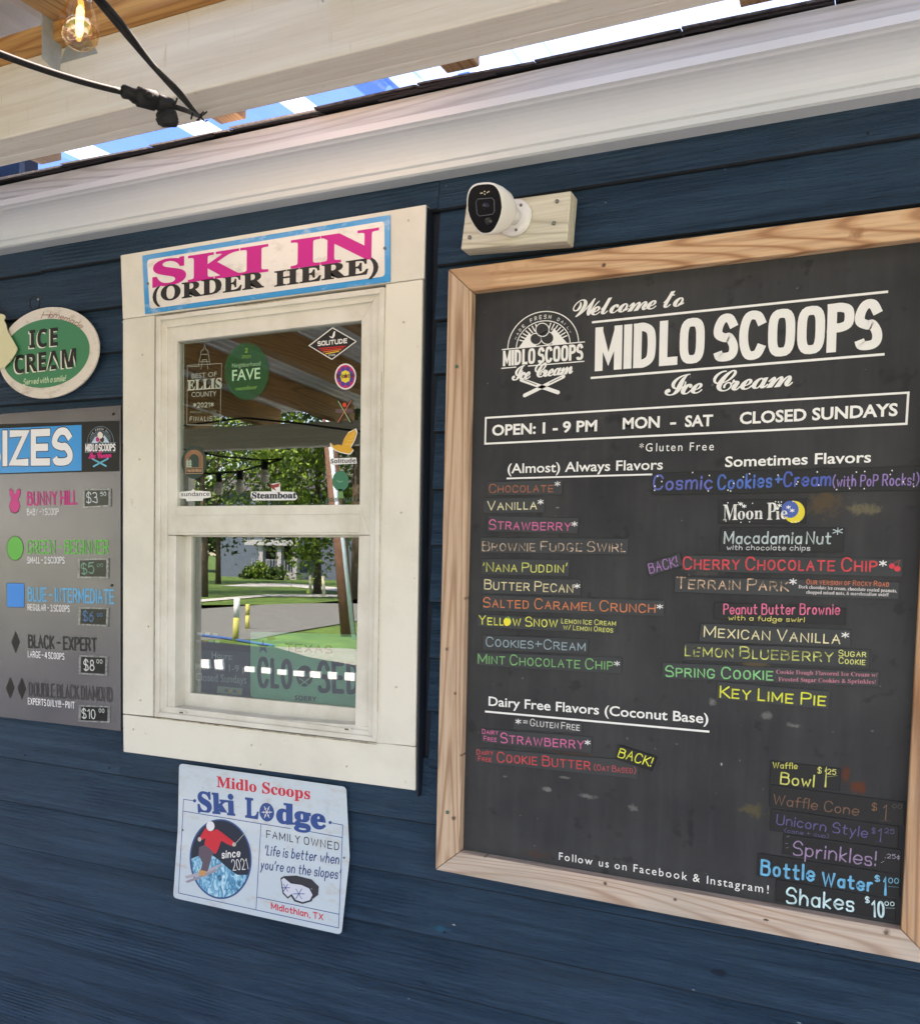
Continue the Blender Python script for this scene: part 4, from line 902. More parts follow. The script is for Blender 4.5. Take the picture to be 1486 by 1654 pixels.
# ================================================================== 9. oval ice cream sign
Z = cr(0, 480, 7.43)
ov = empty("oval_sign", "oval tin ICE CREAM sign with green centre and chipped white rim, hung from a nail", "sign", U(76, 643, -.03))
def well(cx, cy, rx, ry, Y, n=64, k=1.0):     # true ellipse on the sign plane
    c = U(*Z(cx, cy), Y); a = U(*Z(cx+rx, cy), Y)[0]-c[0]; b = c[2]-U(*Z(cx, cy+ry), Y)[2]
    return [np.array([c[0]+a*k*math.cos(2*math.pi*i/n), Y, c[2]+b*k*math.sin(2*math.pi*i/n)]) for i in range(n)]
TINW, TING = mat_tin("oval_rim_enamel", (226, 218, 206)), mat_tin("oval_green_enamel", (58, 136, 98), (52, 124, 88))
f = well(567, 670, 622, 545, -.034); prism("rim", f, [p+np.array([0, .006, 0]) for p in f], TINW, ov, .001)
wpoly("green_panel", well(545, 676, 537, 410, -.0343), TING, ov)
for dx, dy, mt, yy in ((-13, 14, ink((232, 230, 214)), -.0345), (0, 0, BLK, -.0348)):
    btext("ICE", Z(358+dx, 612+dy), Z(700+dx, 580+dy), 215/7.43, yy, mt, ov, 'sans', .012, 1.1); btext("CREAM", Z(182+dx, 918+dy), Z(922+dx, 835+dy), 218/7.43, yy, mt, ov, 'sans', .012, 1.02)
hm = "Homemade"; pos = [(495, 258), (592, 250), (640, 250), (716, 266), (764, 282), (838, 306), (890, 330), (940, 360)]
for i, chh in enumerate(hm):
    w_ = [92, 42, 70, 42, 68, 42, 46, 42][i]; an = [-.02, .08, .14, .2, .28, .36, .42, .48][i]
    stext(chh, Z(*pos[i]), Z(pos[i][0]+w_, pos[i][1]+w_*an), (88 if i == 0 else 78)/7.43, -.0346, ink((150, 92, 84)), ov, w=.11, slant=.3)
stext("Served with a smile!", Z(285, 1055), Z(795, 1008), 76/7.43, -.0346, ink((206, 224, 190)), ov, w=.13, slant=.3)
NAIL = U(62.5, 483.5, -.035); tube("hanger_loop", [U(57+7*math.cos(a)*1.15, 492+11*math.sin(a)-2, -.030) for a in np.linspace(0, 2*math.pi, 15)], .0012, BLACKP, ov, 6)
disc_screw(NAIL, .0032, STEEL, ov, "nail_head")
cone = [Z(*p) for p in ((-160, 130), (-60, 60), (-20, 190), (20, 198), (52, 212), (66, 236), (46, 275), (72, 330), (86, 405), (150, 508), (208, 615), (190, 668), (130, 760), (45, 852), (0, 838), (-120, 780), (-300, 500))]
ic = slab("cone_cutout", cone, -.046, -.042, mat_tin("cone_cream_enamel", (226, 220, 180), (200, 196, 120)), None, .001)
tag(ic, "cream coloured tin cutout overlapping the oval sign at the left edge", "sign")

# ================================================================== 10. tin ski lodge sign
L = cr(270, 1220, 4.79); TS = mat_tin("lodge_sign_enamel", (194, 208, 216), (188, 176, 164))
lg = empty("lodge_sign", "pale blue bent tin sign with a skier and red and blue lettering under the window", "sign", U(420, 1480, -.03))
outl_pts = roundq([L(95, 62), L(1385, 245), L(1412, 790), L(1348, 1388), L(48, 1102), L(85, 580)], 7)
f = [U(*p, -.0275) for p in outl_pts]; prism("tin_plate", f, [p+np.array([0, .0015, 0]) for p in f], TS, lg)
Yl = -.0278
NV, RD = ink((34, 74, 140)), ink((212, 40, 62))
btext("Midlo Scoops", L(385, 245), L(1108, 342), 17.5, Yl, RD, lg, 'serif', .012)
btext("Ski", L(240, 440), L(530, 470), 34, Yl, NV, lg, 'serif', .03); btext("L", L(605, 482), L(712, 498), 33, Yl, NV, lg, 'serif', .03); btext("dge", L(845, 522), L(1232, 580), 34, Yl, NV, lg, 'serif', .03)
poly("snowflake_ball", [L(*p) for p in ell(773, 440, 57, 72, 28, s=.1)], Yl, NV, lg)
for k in range(6):
    a = k*math.pi/3; path([L(773, 440), L(773+38*math.cos(a), 440+50*math.sin(a))], False, 1.1, Yl-.0003, WHITE, lg, 'snowflake_arm')
    path([L(773+24*math.cos(a-.3), 440+32*math.sin(a-.3)), L(773+22*math.cos(a), 440+27*math.sin(a)), L(773+24*math.cos(a+.3), 440+32*math.sin(a+.3))], False, .9, Yl-.00035, WHITE, lg, 'snowflake_arm')
for pts in ([(215, 352), (130, 341), (90, 1065), (1328, 1336), (1360, 540), (1262, 520)], [(128, 432), (955, 567)], [(1105, 590), (1358, 637)], [(728, 531), (690, 1190)], [(700, 1098), (1332, 1230)]):
    path([L(*p) for p in pts], False, 1.15, Yl, NV, lg, 'border')
for c in ((215, 352), (1262, 520)): poly("border_dot", [L(*p) for p in ell(c[0], c[1], 12, 13, 14)], Yl-.0002, NV, lg)
stext("FAMILY OWNED", L(768, 638), L(1335, 738), 12.6, Yl, ink((34, 36, 44)), lg, w=.12, caps=False, gap=3)
stext("'Life is better when", L(752, 772), L(1330, 846), 17, Yl, ink((40, 70, 124)), lg, w=.11, slant=.35, space=5)
stext("you're on the slopes'", L(722, 880), L(1340, 962), 16.5, Yl, ink((40, 70, 124)), lg, w=.11, slant=.35, space=5)
stext("Midlothian, TX", L(805, 1190), L(1210, 1280), 11, Yl, RD, lg, w=.17, caps=False, gap=1.4)
OVB = ink((28, 40, 58)); c0 = L(415, 803)
poly("picture_ring", [L(*p) for p in ell(416, 803, 240, 310, 48, s=.03)], Yl, ink((44, 84, 138)), lg); poly("picture_ground", [L(*p) for p in ell(416, 803, 228, 298, 48, s=.03)], Yl-.0002, OVB, lg)
def mat_ice():
    m = bpy.data.materials.new("printed_ice_cliff"); t = NT(m); v = t.coords((1, 1, .6), rot=(0, .5, 0))
    t.l(t.ramp(t.noise(v, 60, 4, .6, 1.5), [(.3, lin((24, 44, 60))), (.45, lin((70, 150, 190))), (.58, lin((160, 212, 230))), (.72, lin((226, 238, 242)))]), t.b.inputs["Base Color"]); t.b.inputs["Roughness"].default_value = .35; return m
cut = [(190, 800), (262, 770), (345, 770), (390, 800), (480, 880), (545, 925), (630, 925)]
low = [p for p in ell(416, 803, 226, 296, 60, s=.03) if p[1] > 925 and p[0] > 416] ; low = sorted(low, key=lambda p: math.atan2(p[1]-803, p[0]-416))
lowl = [p for p in ell(416, 803, 226, 296, 60, s=.03) if p[1] > 805 and p[0] <= 416]; lowl = sorted(lowl, key=lambda p: math.atan2(p[1]-803, p[0]-416))
poly("ice_cliff", [L(*p) for p in cut+low+lowl], Yl-.0004, mat_ice(), lg)
def pl(nm, pts, col, dy): poly(nm, [L(*p) for p in pts], Yl-dy, ink(col), lg)
pl("ski", [(140, 935), (150, 955), (300, 920), (425, 850), (420, 838), (290, 895)], (176, 168, 178), .0005); pl("ski", [(142, 975), (160, 988), (300, 935), (400, 890), (395, 875), (290, 915)], (150, 146, 158), .0006)
pl("ski_pants", [(300, 690), (375, 715), (395, 745), (350, 770), (330, 850), (315, 900), (262, 890), (275, 830), (245, 770), (250, 710)], (98, 84, 96), .0007)
pl("ski_boot", [(250, 885), (300, 895), (300, 935), (250, 925)], (206, 150, 90), .0008)
pl("ski_jacket", [(300, 560), (345, 590), (385, 570), (430, 600), (520, 670), (515, 705), (470, 690), (420, 660), (400, 720), (375, 765), (330, 720), (290, 690), (300, 640), (268, 655), (255, 635)], (214, 44, 58), .0009)
pl("ski_helmet", ell(337, 548, 32, 38, 20), (226, 226, 230), .0010); pl("glove", ell(253, 650, 14, 18, 10), (190, 186, 180), .0010); pl("glove", ell(520, 690, 15, 16, 10), (186, 180, 170), .0010)
path([L(522, 692), L(618, 585)], False, .8, Yl-.0009, ink((190, 190, 186)), lg, 'ski_pole')
stext("since", L(425, 800), L(568, 786), 14, Yl-.0006, WHITE, lg, w=.15, slant=.35); stext("2021", L(510, 893), L(632, 882), 18, Yl-.0006, WHITE, lg, w=.07)
pl("goggle_strap", [(900, 935), (1000, 930), (1120, 960), (1175, 1015), (1170, 1080), (1130, 1110), (1120, 1030), (1040, 1000), (940, 1010)], (48, 50, 58), .0003)
pl("goggle_frame", [(878, 950), (905, 935), (960, 980), (1040, 990), (1110, 1020), (1140, 1080), (1120, 1130), (1050, 1150), (985, 1130), (960, 1090), (935, 1110), (895, 1070)], (44, 46, 54), .0005)
pl("goggle_lens", [(886, 962), (905, 948), (958, 992), (1038, 1003), (1100, 1030), (1126, 1080), (1105, 1120), (1050, 1136), (995, 1118), (965, 1072), (935, 1096), (904, 1062)], (206, 210, 222), .0007)
for cx, cy, r in ((918, 1025, 32), (1020, 1072, 44)):
    for k in range(3): path([L(cx-r*math.cos(k*1.05), cy-r*math.sin(k*1.05)), L(cx+r*math.cos(k*1.05), cy+r*math.sin(k*1.05))], False, 1.2, Yl-.0009-.00003*k, NV, lg, 'snowflake_arm')
for c in ((122, 578), (1370, 792)): disc_screw(U(*L(*c), -.0282), .0028, SCREW, lg)
for k in range(8):
    a = k*math.pi/4; path([L(1245, 420), L(1245+85*math.cos(a), 420+130*math.sin(a))], False, .9, Yl, ink((186, 202, 214)), lg, 'snowflake_arm')

# ================================================================== 11. camera on its block
blk = empty("mounting_block", "rough whitewashed wood block screwed to the siding above the chalkboard corner", "block", U(840, 400, -.02))
BL = cr(720, 280, 6.19); BLOCKM = mat_wood("block_whitewash", 'x', (214, 208, 188), (206, 200, 180), (170, 162, 138), rough=.6)
slab("block", [BL(203, 322), BL(1253, 172), BL(1212, 676), BL(148, 760)], -.062, -.016, BLOCKM, blk, .003)
for c in ((1112, 280), (1080, 497), (238, 640)): disc_screw(U(*BL(*c), -.0635), .0042, SCREW, blk)
cmo = empty("security_camera", "white shield-faced security camera with a black lens panel on a round base", "camera", U(*BL(690, 450), -.065))
CAMW, CAMB = pm("camera_white_plastic", (222, 220, 214), .3, coat=.2), pm("camera_black_glass", (6, 7, 10), .22, spec=.12)
bc = U(*BL(690, 450), -.064); pxm = np.linalg.norm(U(*BL(860, 450), -.064)-bc)
tube("base_disc", [bc+np.array([0, y, 0]) for y in (.002, -.004, -.009, -.011)], [pxm, pxm, pxm*.93, pxm*.7], CAMW, cmo, 36)
for c in ((752, 318), (703, 565)): disc_screw(U(*BL(*c), -.0755), .003, SCREW, cmo)
fc = U(*BL(392, 355), -.155); bk = U(*BL(610, 385), -.105)
tube("arm", [bc+np.array([0, -.009, 0]), bc+np.array([0, -.02, 0]), (bc+bk)/2+np.array([0, -.01, 0]), bk], [pxm*.5, .013, .012, .017], CAMW, cmo, 20)
ax = fc-bk; ax = ax/np.linalg.norm(ax); tocam = CAM-fc; tocam /= np.linalg.norm(tocam)
nz = (ax*.12+tocam*.9+np.array([-.12, 0, -.05])); nz /= np.linalg.norm(nz)               # where the lens looks
up = np.array([0, 0, 1.])-nz*nz[2]; up /= np.linalg.norm(up); rt = np.cross(up, nz)
pxs = np.linalg.norm(U(*BL(492, 355), -.155)-U(*BL(392, 355), -.155))/100*.93
def shield(s, c, n=40):
    out = []
    for i in range(n):
        a = 2*math.pi*i/n; cx, sy = math.cos(a), math.sin(a)
        k = 2/3.2; x = 172*1.06*math.copysign(abs(cx)**k, cx); y = 235*math.copysign(abs(sy)**(2/2.6), sy)
        if y < 0: x *= 1-0.42*(abs(y)/235)**1.3
        x += 8*0
        out.append(c+rt*x*pxs*s+up*y*pxs*s)
    return out
V, F = [], []; secs = [(-.056, .42, .2), (-.053, .60, .17), (-.040, .80, .10), (-.021, .94, .04), (-.004, 1.0, 0), (0.0, 1.0, 0), (0.0015, .965, 0)]
back = bk-fc; back = back/np.linalg.norm(back)
for d, s_, _ in secs: V += shield(s_, fc+back*(-d)*1.05 if d < 0 else fc+nz*d)
for i in range(len(secs)-1):
    for k in range(40): F.append((i*40+k, i*40+(k+1) % 40, (i+1)*40+(k+1) % 40, (i+1)*40+k))
F.append(tuple(range(40))[::-1]); F.append(tuple((len(secs)-1)*40+k for k in range(40)))
mesh("housing", V, F, CAMW, cmo, True)
V = shield(.93, fc+nz*.0017)+shield(.91, fc+nz*.0026); mesh("lens_panel", V, [tuple(range(40, 80))]+[(k, (k+1) % 40, 40+(k+1) % 40, 40+k) for k in range(40)], CAMB, cmo); lpn = bpy.context.scene.objects['lens_panel']
def fp(x, y, d): return fc+rt*(x-392)*pxs/.93*1.0+up*(355-y)*pxs+nz*d
GREYR = pm("camera_grey_bezel", (86, 90, 98), .3)
sq = [(315, 285), (335, 262), (465, 262), (485, 285), (482, 385), (462, 408), (340, 415), (318, 395)]
path3 = [fp(*p, .0032) for p in sq]; tube("lens_bezel", path3+[path3[0]], .0008, GREYR, lpn, 6)
tube("lens", [fp(405, 330, .0028), fp(405, 330, .0046), fp(405, 330, .0048), fp(405, 330, .0034)], [.0070, .0070, .0055, .002], pm("lens_barrel", (30, 32, 44), .15, coat=.4), lpn, 24)
for x, y in ((378, 212), (402, 200), (425, 212), (402, 224), (365, 213), (440, 205)):
    tube("status_led", [fp(x, y, .0028), fp(x, y, .0036)], .0013, pm("led_lens", (236, 226, 190), .2), lpn, 8)
V = [fp(420, 470, .0026+.0045*math.cos(a))+ (rt*math.cos(b)+up*math.sin(b))*.0085*math.sin(a) for a in np.linspace(0.05, 1.5, 6) for b in np.linspace(0, 2*math.pi, 17)[:-1]]
mesh("motion_sensor", V, [(i*16+k, i*16+(k+1) % 16, (i+1)*16+(k+1) % 16, (i+1)*16+k) for i in range(5) for k in range(16)]+[tuple(range(16))], pm("sensor_dome", (16, 17, 22), .12, coat=.3), lpn, True)

# ================================================================== 12. string light, plug and cable
BULBG = mat_glass("bulb_glass", .22, (1, .90, .76), (.99, .82, .60))
def filament_mat():
    m = bpy.data.materials.new("glowing_filament"); t = NT(m); t.b.inputs["Base Color"].default_value = (1, .6, .2, 1)
    t.b.inputs["Emission Color"].default_value = (1, .62, .22, 1); t.b.inputs["Emission Strength"].default_value = 1.8; return m
FIL = filament_mat()
def bulb(top, down, s, parent, lit=True):
    top, down = np.array(top), np.array(down)/np.linalg.norm(down)
    P_ = [(0, .011), (.012, .013), (.028, .0195), (.045, .0225), (.058, .0205), (.068, .014), (.073, .004)]
    tube("glass_bulb", [top+down*a*s for a, _ in P_], [r*s*1.22 for _, r in P_], BULBG, parent, 24)
    tube("socket", [top-down*.035*s, top-down*.03*s, top+down*.006*s], [.011*s, .0145*s, .0145*s], BLACKP, parent, 16)
    tube("filament", [top+down*.016*s, top+down*.022*s, top+down*.050*s, top+down*.056*s], [.0015*s, .0052*s, .0052*s, .0015*s], FIL if lit else pm("unlit_filament", (200, 150, 90), .4), parent, 8)
def atd(px, py, d): r = ray(px, py); return CAM+r/np.linalg.norm(r)*d
b0 = atd(132, -14, 1.15); b1 = atd(127, 83, 1.15)
bl = empty("string_bulb", "lit clear pear-shaped string light bulb hanging in front of the rafter", "light bulb", b0)
bulb(b0, b1-b0, np.linalg.norm(b1-b0)/.073, bl)
HOOK = UZ(322, 188, ZB0-.004)
cable = empty("light_cable", "black string light cable running from the bulb to a twisted wire hook on the beam", "cable", HOOK)
def sag(a, b, s, n=14): a, b = np.array(a), np.array(b); return [a+(b-a)*t+np.array([0, 0, -s*4*t*(1-t)]) for t in np.linspace(0, 1, n)]
top = atd(146, -14, 1.18)
tube("cable_run", sag(top, HOOK, .004), .0034, BLACKP, cable, 8); tube("cable_run", [p+np.array([.004, .002, .003*math.sin(i*.9)]) for i, p in enumerate(sag(top, HOOK, .003))], .0026, BLACKP, cable, 8)
cs = atd(198, 148, 1.42); lf = atd(-40, 71, 1.25)
tube("cable_run", sag(lf, cs, .004), .0042, BLACKP, cable, 8)
def lp(px, py, d): return atd(px, py, d)
tube("inline_plug", [lp(197, 147, 1.42), lp(201, 148, 1.42), lp(214, 152, 1.43), lp(222, 155, 1.43), lp(224, 156, 1.43), lp(250, 163, 1.44), lp(254, 165, 1.44)], [.006, .0085, .0075, .010, .0125, .0125, .010], BLACKP, cable, 14)
tube("inline_plug", [lp(253, 164, 1.44), lp(256, 165, 1.44), lp(278, 171, 1.45), lp(284, 173, 1.45)], [.009, .0105, .009, .006], BLACKP, cable, 14)
tube("plug_cap", [lp(240, 158, 1.42), lp(244, 150, 1.42)], [.006, .004], BLACKP, cable, 10)
tube("cable_run", [lp(284, 173, 1.45), lp(300, 178, 1.5), HOOK], .0036, BLACKP, cable, 8)
tube("tie_wire", [lp(201, 152, 1.42), lp(215, 165, 1.42), lp(240, 174, 1.43), lp(268, 173, 1.44), lp(282, 172, 1.44)], .0016, BLACKP, cable, 6)
for a, b in (((282, 172), (287, 158)), ((312, 182), (309, 193)), ((318, 195), (335, 180)), ((324, 188), (331, 196)), ((331, 196), (336, 195)), ((324, 186), (330, 180))):
    tube("wire_twist", [lp(*a, 1.62 if a[0] > 300 else 1.44), lp(*b, 1.62 if a[0] > 300 else 1.44)], .0013, BLACKP, cable, 6)
tube("hook_screw", [HOOK+np.array([0, 0, -.008]), HOOK+np.array([0, 0, .01])], .0018, SCREW, cable, 8)
so_ = empty("spare_socket", "empty black socket with ribbed cap hanging under the inline plug", "socket", lp(272, 178, 1.44))
tube("socket_body", [lp(266, 174, 1.44), lp(267, 180, 1.44), lp(269, 183, 1.44), lp(274, 200, 1.44), lp(275, 206, 1.44)], [.006, .0125, .0145, .0135, .009], BLACKP, so_, 7, False)
tube("socket_rib", [lp(268, 187, 1.438), lp(272, 198, 1.438)], [.0155, .0148], BLACKP, so_, 7, False)

# ================================================================== 13. stickers on the upper pane
YG = -.0163; S8 = cr(280, 510, 4.644)
def stk(name, label, c, cat="sticker"): return empty(name, label, cat, U(*S8(*c), YG))
def sp(nm, pts, col, dy, e, rough=.4): return poly(nm, [S8(*p) for p in pts], YG-dy, ink(col, rough), e)
e = stk("diamond_sticker", "black diamond sticker with red and yellow stripes and word SOLITUDE", (1195, 320)); sp("border", [(1195, 86), (1378, 192), (1190, 331), (1014, 225)], (226, 224, 220), .0001, e); sp("face", [(1195, 95), (1366, 192), (1190, 323), (1026, 225)], (26, 24, 26), .0003, e)
for k, (y, c) in enumerate(((238, (196, 34, 36)), (252, (206, 44, 34)), (266, (226, 120, 40)), (280, (232, 190, 50)))):
    hw = (331-y-8)*1.22; path([S8(1190-hw+8, y+8-k), S8(1190+hw-2, y-10-k)], False, 1.6, YG-.0005, ink(c), e, 'stripe', False)
stext("SOLITUDE", S8(1083, 228), S8(1305, 205), 36/4.644, YG-.0005, WHITE, e, w=.22, caps=False, gap=1); sp("bird", [(1168, 150), (1190, 160), (1205, 118), (1216, 118), (1212, 150), (1200, 170), (1180, 165)], (232, 232, 228), .0005, e); stext("STARS", S8(1166, 304), S8(1216, 300), 14/4.644, YG-.0005, WHITE, e, w=.16)
e = stk("round_sticker", "round magenta sticker with yellow flower and word Brighton", (1292, 550)); sp("border", ell(1292, 456, 80, 98, 32), (228, 224, 224), .0001, e); sp("face", ell(1292, 456, 70, 87, 32), (196, 36, 96), .0003, e)
for k in range(8): a = k*math.pi/4; sp("petal", ell(1292+46*math.cos(a+.39), 456+57*math.sin(a+.39), 17, 21, 12), (70, 60, 150), .0004+k*.00001, e); sp("petal", ell(1292+24*math.cos(a), 456+30*math.sin(a), 15, 18, 12), (226, 204, 60), .0006+k*.00001, e)
btext("Brighton", S8(1224, 470), S8(1362, 462), 32/4.644, YG-.0008, BLK, e, 'sans', .01)
e = stk("ski_sticker", "small sticker of two crossed coloured skis with a red dot", (1280, 800))
for a, b in (((1238, 640), (1328, 798)), ((1335, 636), (1236, 798))): path([S8(*a), S8(*b)], False, 4.6, YG-.0001-(.0001 if a[0] > 1300 else 0), ink((34, 32, 32)), e, 'ski_edge'); path([S8(*a), S8(*b)], False, 1.5, YG-.0004, ink((190, 110, 70) if a[0] > 1300 else (150, 170, 120)), e, 'ski')
sp("dot", ell(1285, 668, 15, 17, 14), (220, 66, 40), .0006, e); sp("banner", [(1218, 700), (1350, 696), (1350, 726), (1218, 730)], (92, 70, 72), .0003, e)
e = stk("bird_sticker", "gold bird sticker over the dark word Solitude on a white edge", (1275, 1115))
bird = [(1182, 950), (1205, 975), (1240, 965), (1265, 975), (1280, 930), (1310, 880), (1365, 852), (1376, 880), (1360, 930), (1330, 985), (1350, 1005), (1325, 1035), (1290, 1030), (1250, 1020), (1215, 1005), (1190, 980)]
cc = np.array((1280, 950)); sp("bird_edge", [tuple(cc+(np.array(p)-cc)*1.08) for p in bird], (232, 232, 226), .0001, e); sp("bird", bird, (218, 164, 44), .0003, e)
sp("word_edge", [(1172, 1070), (1372, 1064), (1378, 1108), (1180, 1118)], (228, 228, 224), .0001, e); btext("Solitude", S8(1182, 1107), S8(1369, 1101), 31/4.644, YG-.0003, ink((44, 44, 66)), e, 'sans', .008)
for k in range(4): path([S8(1290+18*k, 965-25*k), S8(1345+6*k, 960-30*k)], False, .6, YG-.0004, ink((232, 210, 140)), e, 'feather')
e = stk("tree_sticker", "dull green round tree sticker over faded words DEER VALLEY", (1255, 1390)); sp("crown", ell(1255, 1240, 62, 76, 26), (40, 116, 88), .0001, e); sp("trunk", [(1240, 1300), (1270, 1300), (1280, 1370), (1232, 1370)], (96, 140, 84), .0001, e); stext("DEER VALLEY", S8(1150, 1395), S8(1384, 1394), 30/4.644, YG-.0001, ink((74, 92, 74)), e, w=.2, caps=False)
path([S8(1230, 1235), S8(1245, 1248), S8(1270, 1240)], False, .8, YG-.0003, ink((150, 190, 160)), e, 'branch')
e = stk("steamboat_sticker", "navy word Steamboat sticker with a small red flag, low in the upper pane", (755, 1380)); 
sp("edge", [(585, 1320), (740, 1318), (735, 1262), (800, 1250), (805, 1318), (915, 1322), (935, 1365), (915, 1384), (600, 1386), (582, 1360)], (226, 226, 226), .0001, e); btext("Steamboat", S8(590, 1372), S8(925, 1370), 47/4.644, YG-.0003, ink((36, 40, 60)), e, 'serif', .028)
sp("flag", [(722, 1262), (750, 1268), (800, 1255), (792, 1285), (760, 1290), (776, 1312), (745, 1300)], (150, 50, 44), .0003, e)
e = stk("sundance_sticker", "white sticker with dark lowercase word sundance in the lower left of the pane", (165, 1378)); sp("edge", roundq([(48, 1322), (140, 1312), (150, 1298), (165, 1312), (280, 1318), (286, 1362), (225, 1370), (225, 1388), (102, 1392), (100, 1374), (50, 1368)], 5, 2), (226, 226, 222), .0001, e); btext("sundance", S8(60, 1354), S8(274, 1351), 33/4.644, YG-.0003, ink((60, 64, 70)), e, 'n', .006)
e = stk("arch_sticker", "dark green oval sticker with an orange arch and pine trees", (158, 1222)); sp("oval", ell(158, 1100, 94, 124, 36), (34, 58, 50), .0001, e)
for k, c in enumerate(((206, 130, 84), (214, 150, 104), (206, 130, 84), (214, 150, 104))):
    r = 66-9*k; path([S8(*p) for p in [(158-r, 1135)]+[(158-r*math.cos(a), 1072-(r*.98)*math.sin(a)) for a in np.linspace(0, math.pi, 13)]+[(158+r, 1135)]], False, .8, YG-.0003, ink(c), e, 'arch')
for x in (108, 130): 
    for k in range(3): sp("pine", [(x-12, 1100+k*18), (x, 1075+k*18), (x+12, 1100+k*18)], (150, 180, 160), .0004, e)
path([S8(94, 1142), S8(222, 1140), S8(222, 1182), S8(95, 1184)], True, .7, YG-.0003, ink((214, 150, 104)), e); stext("WASATCH TREE CO", S8(102, 1172), S8(214, 1171), 20/4.644, YG-.0003, ink((214, 160, 120)), e, w=.16)
DEC = (150, 156, 142)
e = stk("county_decal", "pale etched BEST OF ELLIS COUNTY 2021 FINALIST decal with a clock tower", (230, 825), "decal")
for pts, cl in (([(80, 210), (275, 190)], 0), ([(80, 210), (82, 815)], 0), ([(108, 372), (365, 358), (352, 822), (104, 818)], 1), ([(118, 382), (200, 378)], 0), ([(190, 372), (205, 310), (212, 262), (232, 250), (238, 205), (244, 250), (262, 262), (268, 310), (280, 368)], 0), ([(210, 400), (222, 330), (252, 330), (262, 400)], 0), ([(215, 290), (260, 288)], 0), ([(205, 345), (270, 343)], 0)):
    path([S8(*p) for p in pts], bool(cl), .9, YG-.0001, ink(DEC), e)
btext("BEST OF", S8(140, 472), S8(328, 455), 36/4.644, YG-.0002, ink(DEC), e, 'n', .01); btext("ELLIS", S8(106, 562), S8(366, 545), 78/4.644, YG-.0002, ink((168, 176, 158)), e, 'serif', .02); btext("COUNTY", S8(138, 610), S8(325, 603), 37/4.644, YG-.0002, ink(DEC), e, 'n', .01)
stext("*2021*", S8(150, 690), S8(305, 686), 38/4.644, YG-.0002, ink((168, 176, 158)), e, w=.15); stext("PRIMARY WINNER", S8(128, 735), S8(322, 730), 20/4.644, YG-.0002, ink((112, 116, 98)), e, w=.15); stext("FINALIST", S8(125, 793), S8(328, 789), 36/4.644, YG-.0002, ink((168, 176, 158)), e, w=.13, gap=4)
e = stk("round_decal", "green round see-through Neighborhood FAVE decal", (553, 630), "decal")
GD = mat_glass("green_decal_film", .06, (.4, .8, .5), (.10, .30, .16))
def film(nm, pts, mt, dy, par_, Y=YG): return poly(nm, pts, Y-dy, mt, par_)
GDD = bpy.data.materials.new("green_decal_ink"); t_ = NT(GDD); t_.b.inputs["Base Color"].default_value = (*lin((30, 104, 62)), 1); t_.b.inputs["Alpha"].default_value = .55; t_.b.inputs["Roughness"].default_value = .3
film("disc", [S8(*p) for p in ell(553, 418, 165, 214, 44)], GDD, .0001, e)
btext("Neighborhood", S8(443, 390), S8(655, 373), 32/4.644, YG-.0003, ink((140, 170, 140)), e, 'n', 0); btext("FAVE", S8(443, 490), S8(653, 472), 82/4.644, YG-.0003, ink((170, 196, 168)), e, 'n', .012)
stext("2021", S8(515, 320), S8(582, 318), 24/4.644, YG-.0003, ink((130, 150, 50)), e, w=.14); btext("nextdoor", S8(470, 562), S8(632, 548), 30/4.644, YG-.0003, ink((110, 150, 70)), e, 'n', .01); stext("2", S8(538, 278), S8(560, 276), 36/4.644, YG-.0003, ink((130, 150, 50)), e, w=.2)

# ================================================================== 14. signs behind the lower pane
YI = .034; T7 = cr(280, 840, 4.644)
cl = empty("closed_sign", "pale green licence-plate style TEXAS CLOSED SORRY sign behind the lower pane", "sign", U(*T7(980, 1390), YI))
PLT = pm("plate_pale_green", (140, 204, 174), .5); q = roundq([T7(580, 838), T7(1440, 862), T7(1440, 1416), T7(580, 1325)], 4)
slab("plate", q, YI, YI+.003, PLT, cl); NB = ink((30, 44, 62)); Yi = YI-.0003
poly("star", [T7(675+(52 if k % 2 == 0 else 19)*math.sin(k*math.pi/5), 952-(58 if k % 2 == 0 else 21)*math.cos(k*math.pi/5)) for k in range(10)], Yi, ink((28, 60, 104)), cl)
poly("slot_hole", [T7(*p) for p in ell(735, 888, 33, 15, 18)], Yi, BLK, cl)
stext("TEXAS", T7(838, 990), T7(1195, 1006), 66/4.644, Yi, NB, cl, w=.2, caps=False)
stext("CLO", T7(633, 1255), T7(895, 1275), 228/4.644, Yi, NB, cl, w=.15, gap=1.6); stext("SED", T7(1085, 1295), T7(1405, 1312), 240/4.644, Yi, NB, cl, w=.15, gap=1.6)
poly("emblem", [T7(*p) for p in ell(985, 1170, 62, 80, 28)], Yi, ink((44, 40, 44)), cl); path([T7(950, 1240), T7(1020, 1190)], False, 2, Yi-.0003, PLT, cl, 'ski'); path([T7(950, 1190), T7(1020, 1240)], False, 2, Yi-.0004, PLT, cl, 'ski'); stext("MIDLO", T7(940, 1175), T7(1030, 1172), 6, Yi-.0003, PLT, cl, w=.16)
btext("SORRY", T7(912, 1350), T7(1075, 1362), 36/4.644, Yi, BLK, cl, 'sans', .012)
hs = empty("hours_sign", "dark Hours: Mon-Sat 1-9 pm Closed Sundays sign behind the lower pane", "sign", U(*T7(360, 1330), YI))
slab("panel", [T7(150, 972), T7(572, 992), T7(576, 1336), T7(150, 1296)], YI, YI+.003, pm("hours_navy", (34, 48, 64), .5), hs)
LT = ink((176, 184, 190)); btext("Hours:", T7(290, 1035), T7(445, 1050), 50/4.644, Yi, LT, hs, 'n', .006); btext("Mon-Sat 1-9 pm", T7(168, 1118), T7(600, 1146), 48/4.644, Yi, LT, hs, 'n', .006); btext("Closed Sundays", T7(170, 1204), T7(553, 1228), 58/4.644, Yi, LT, hs, 'n', .006)
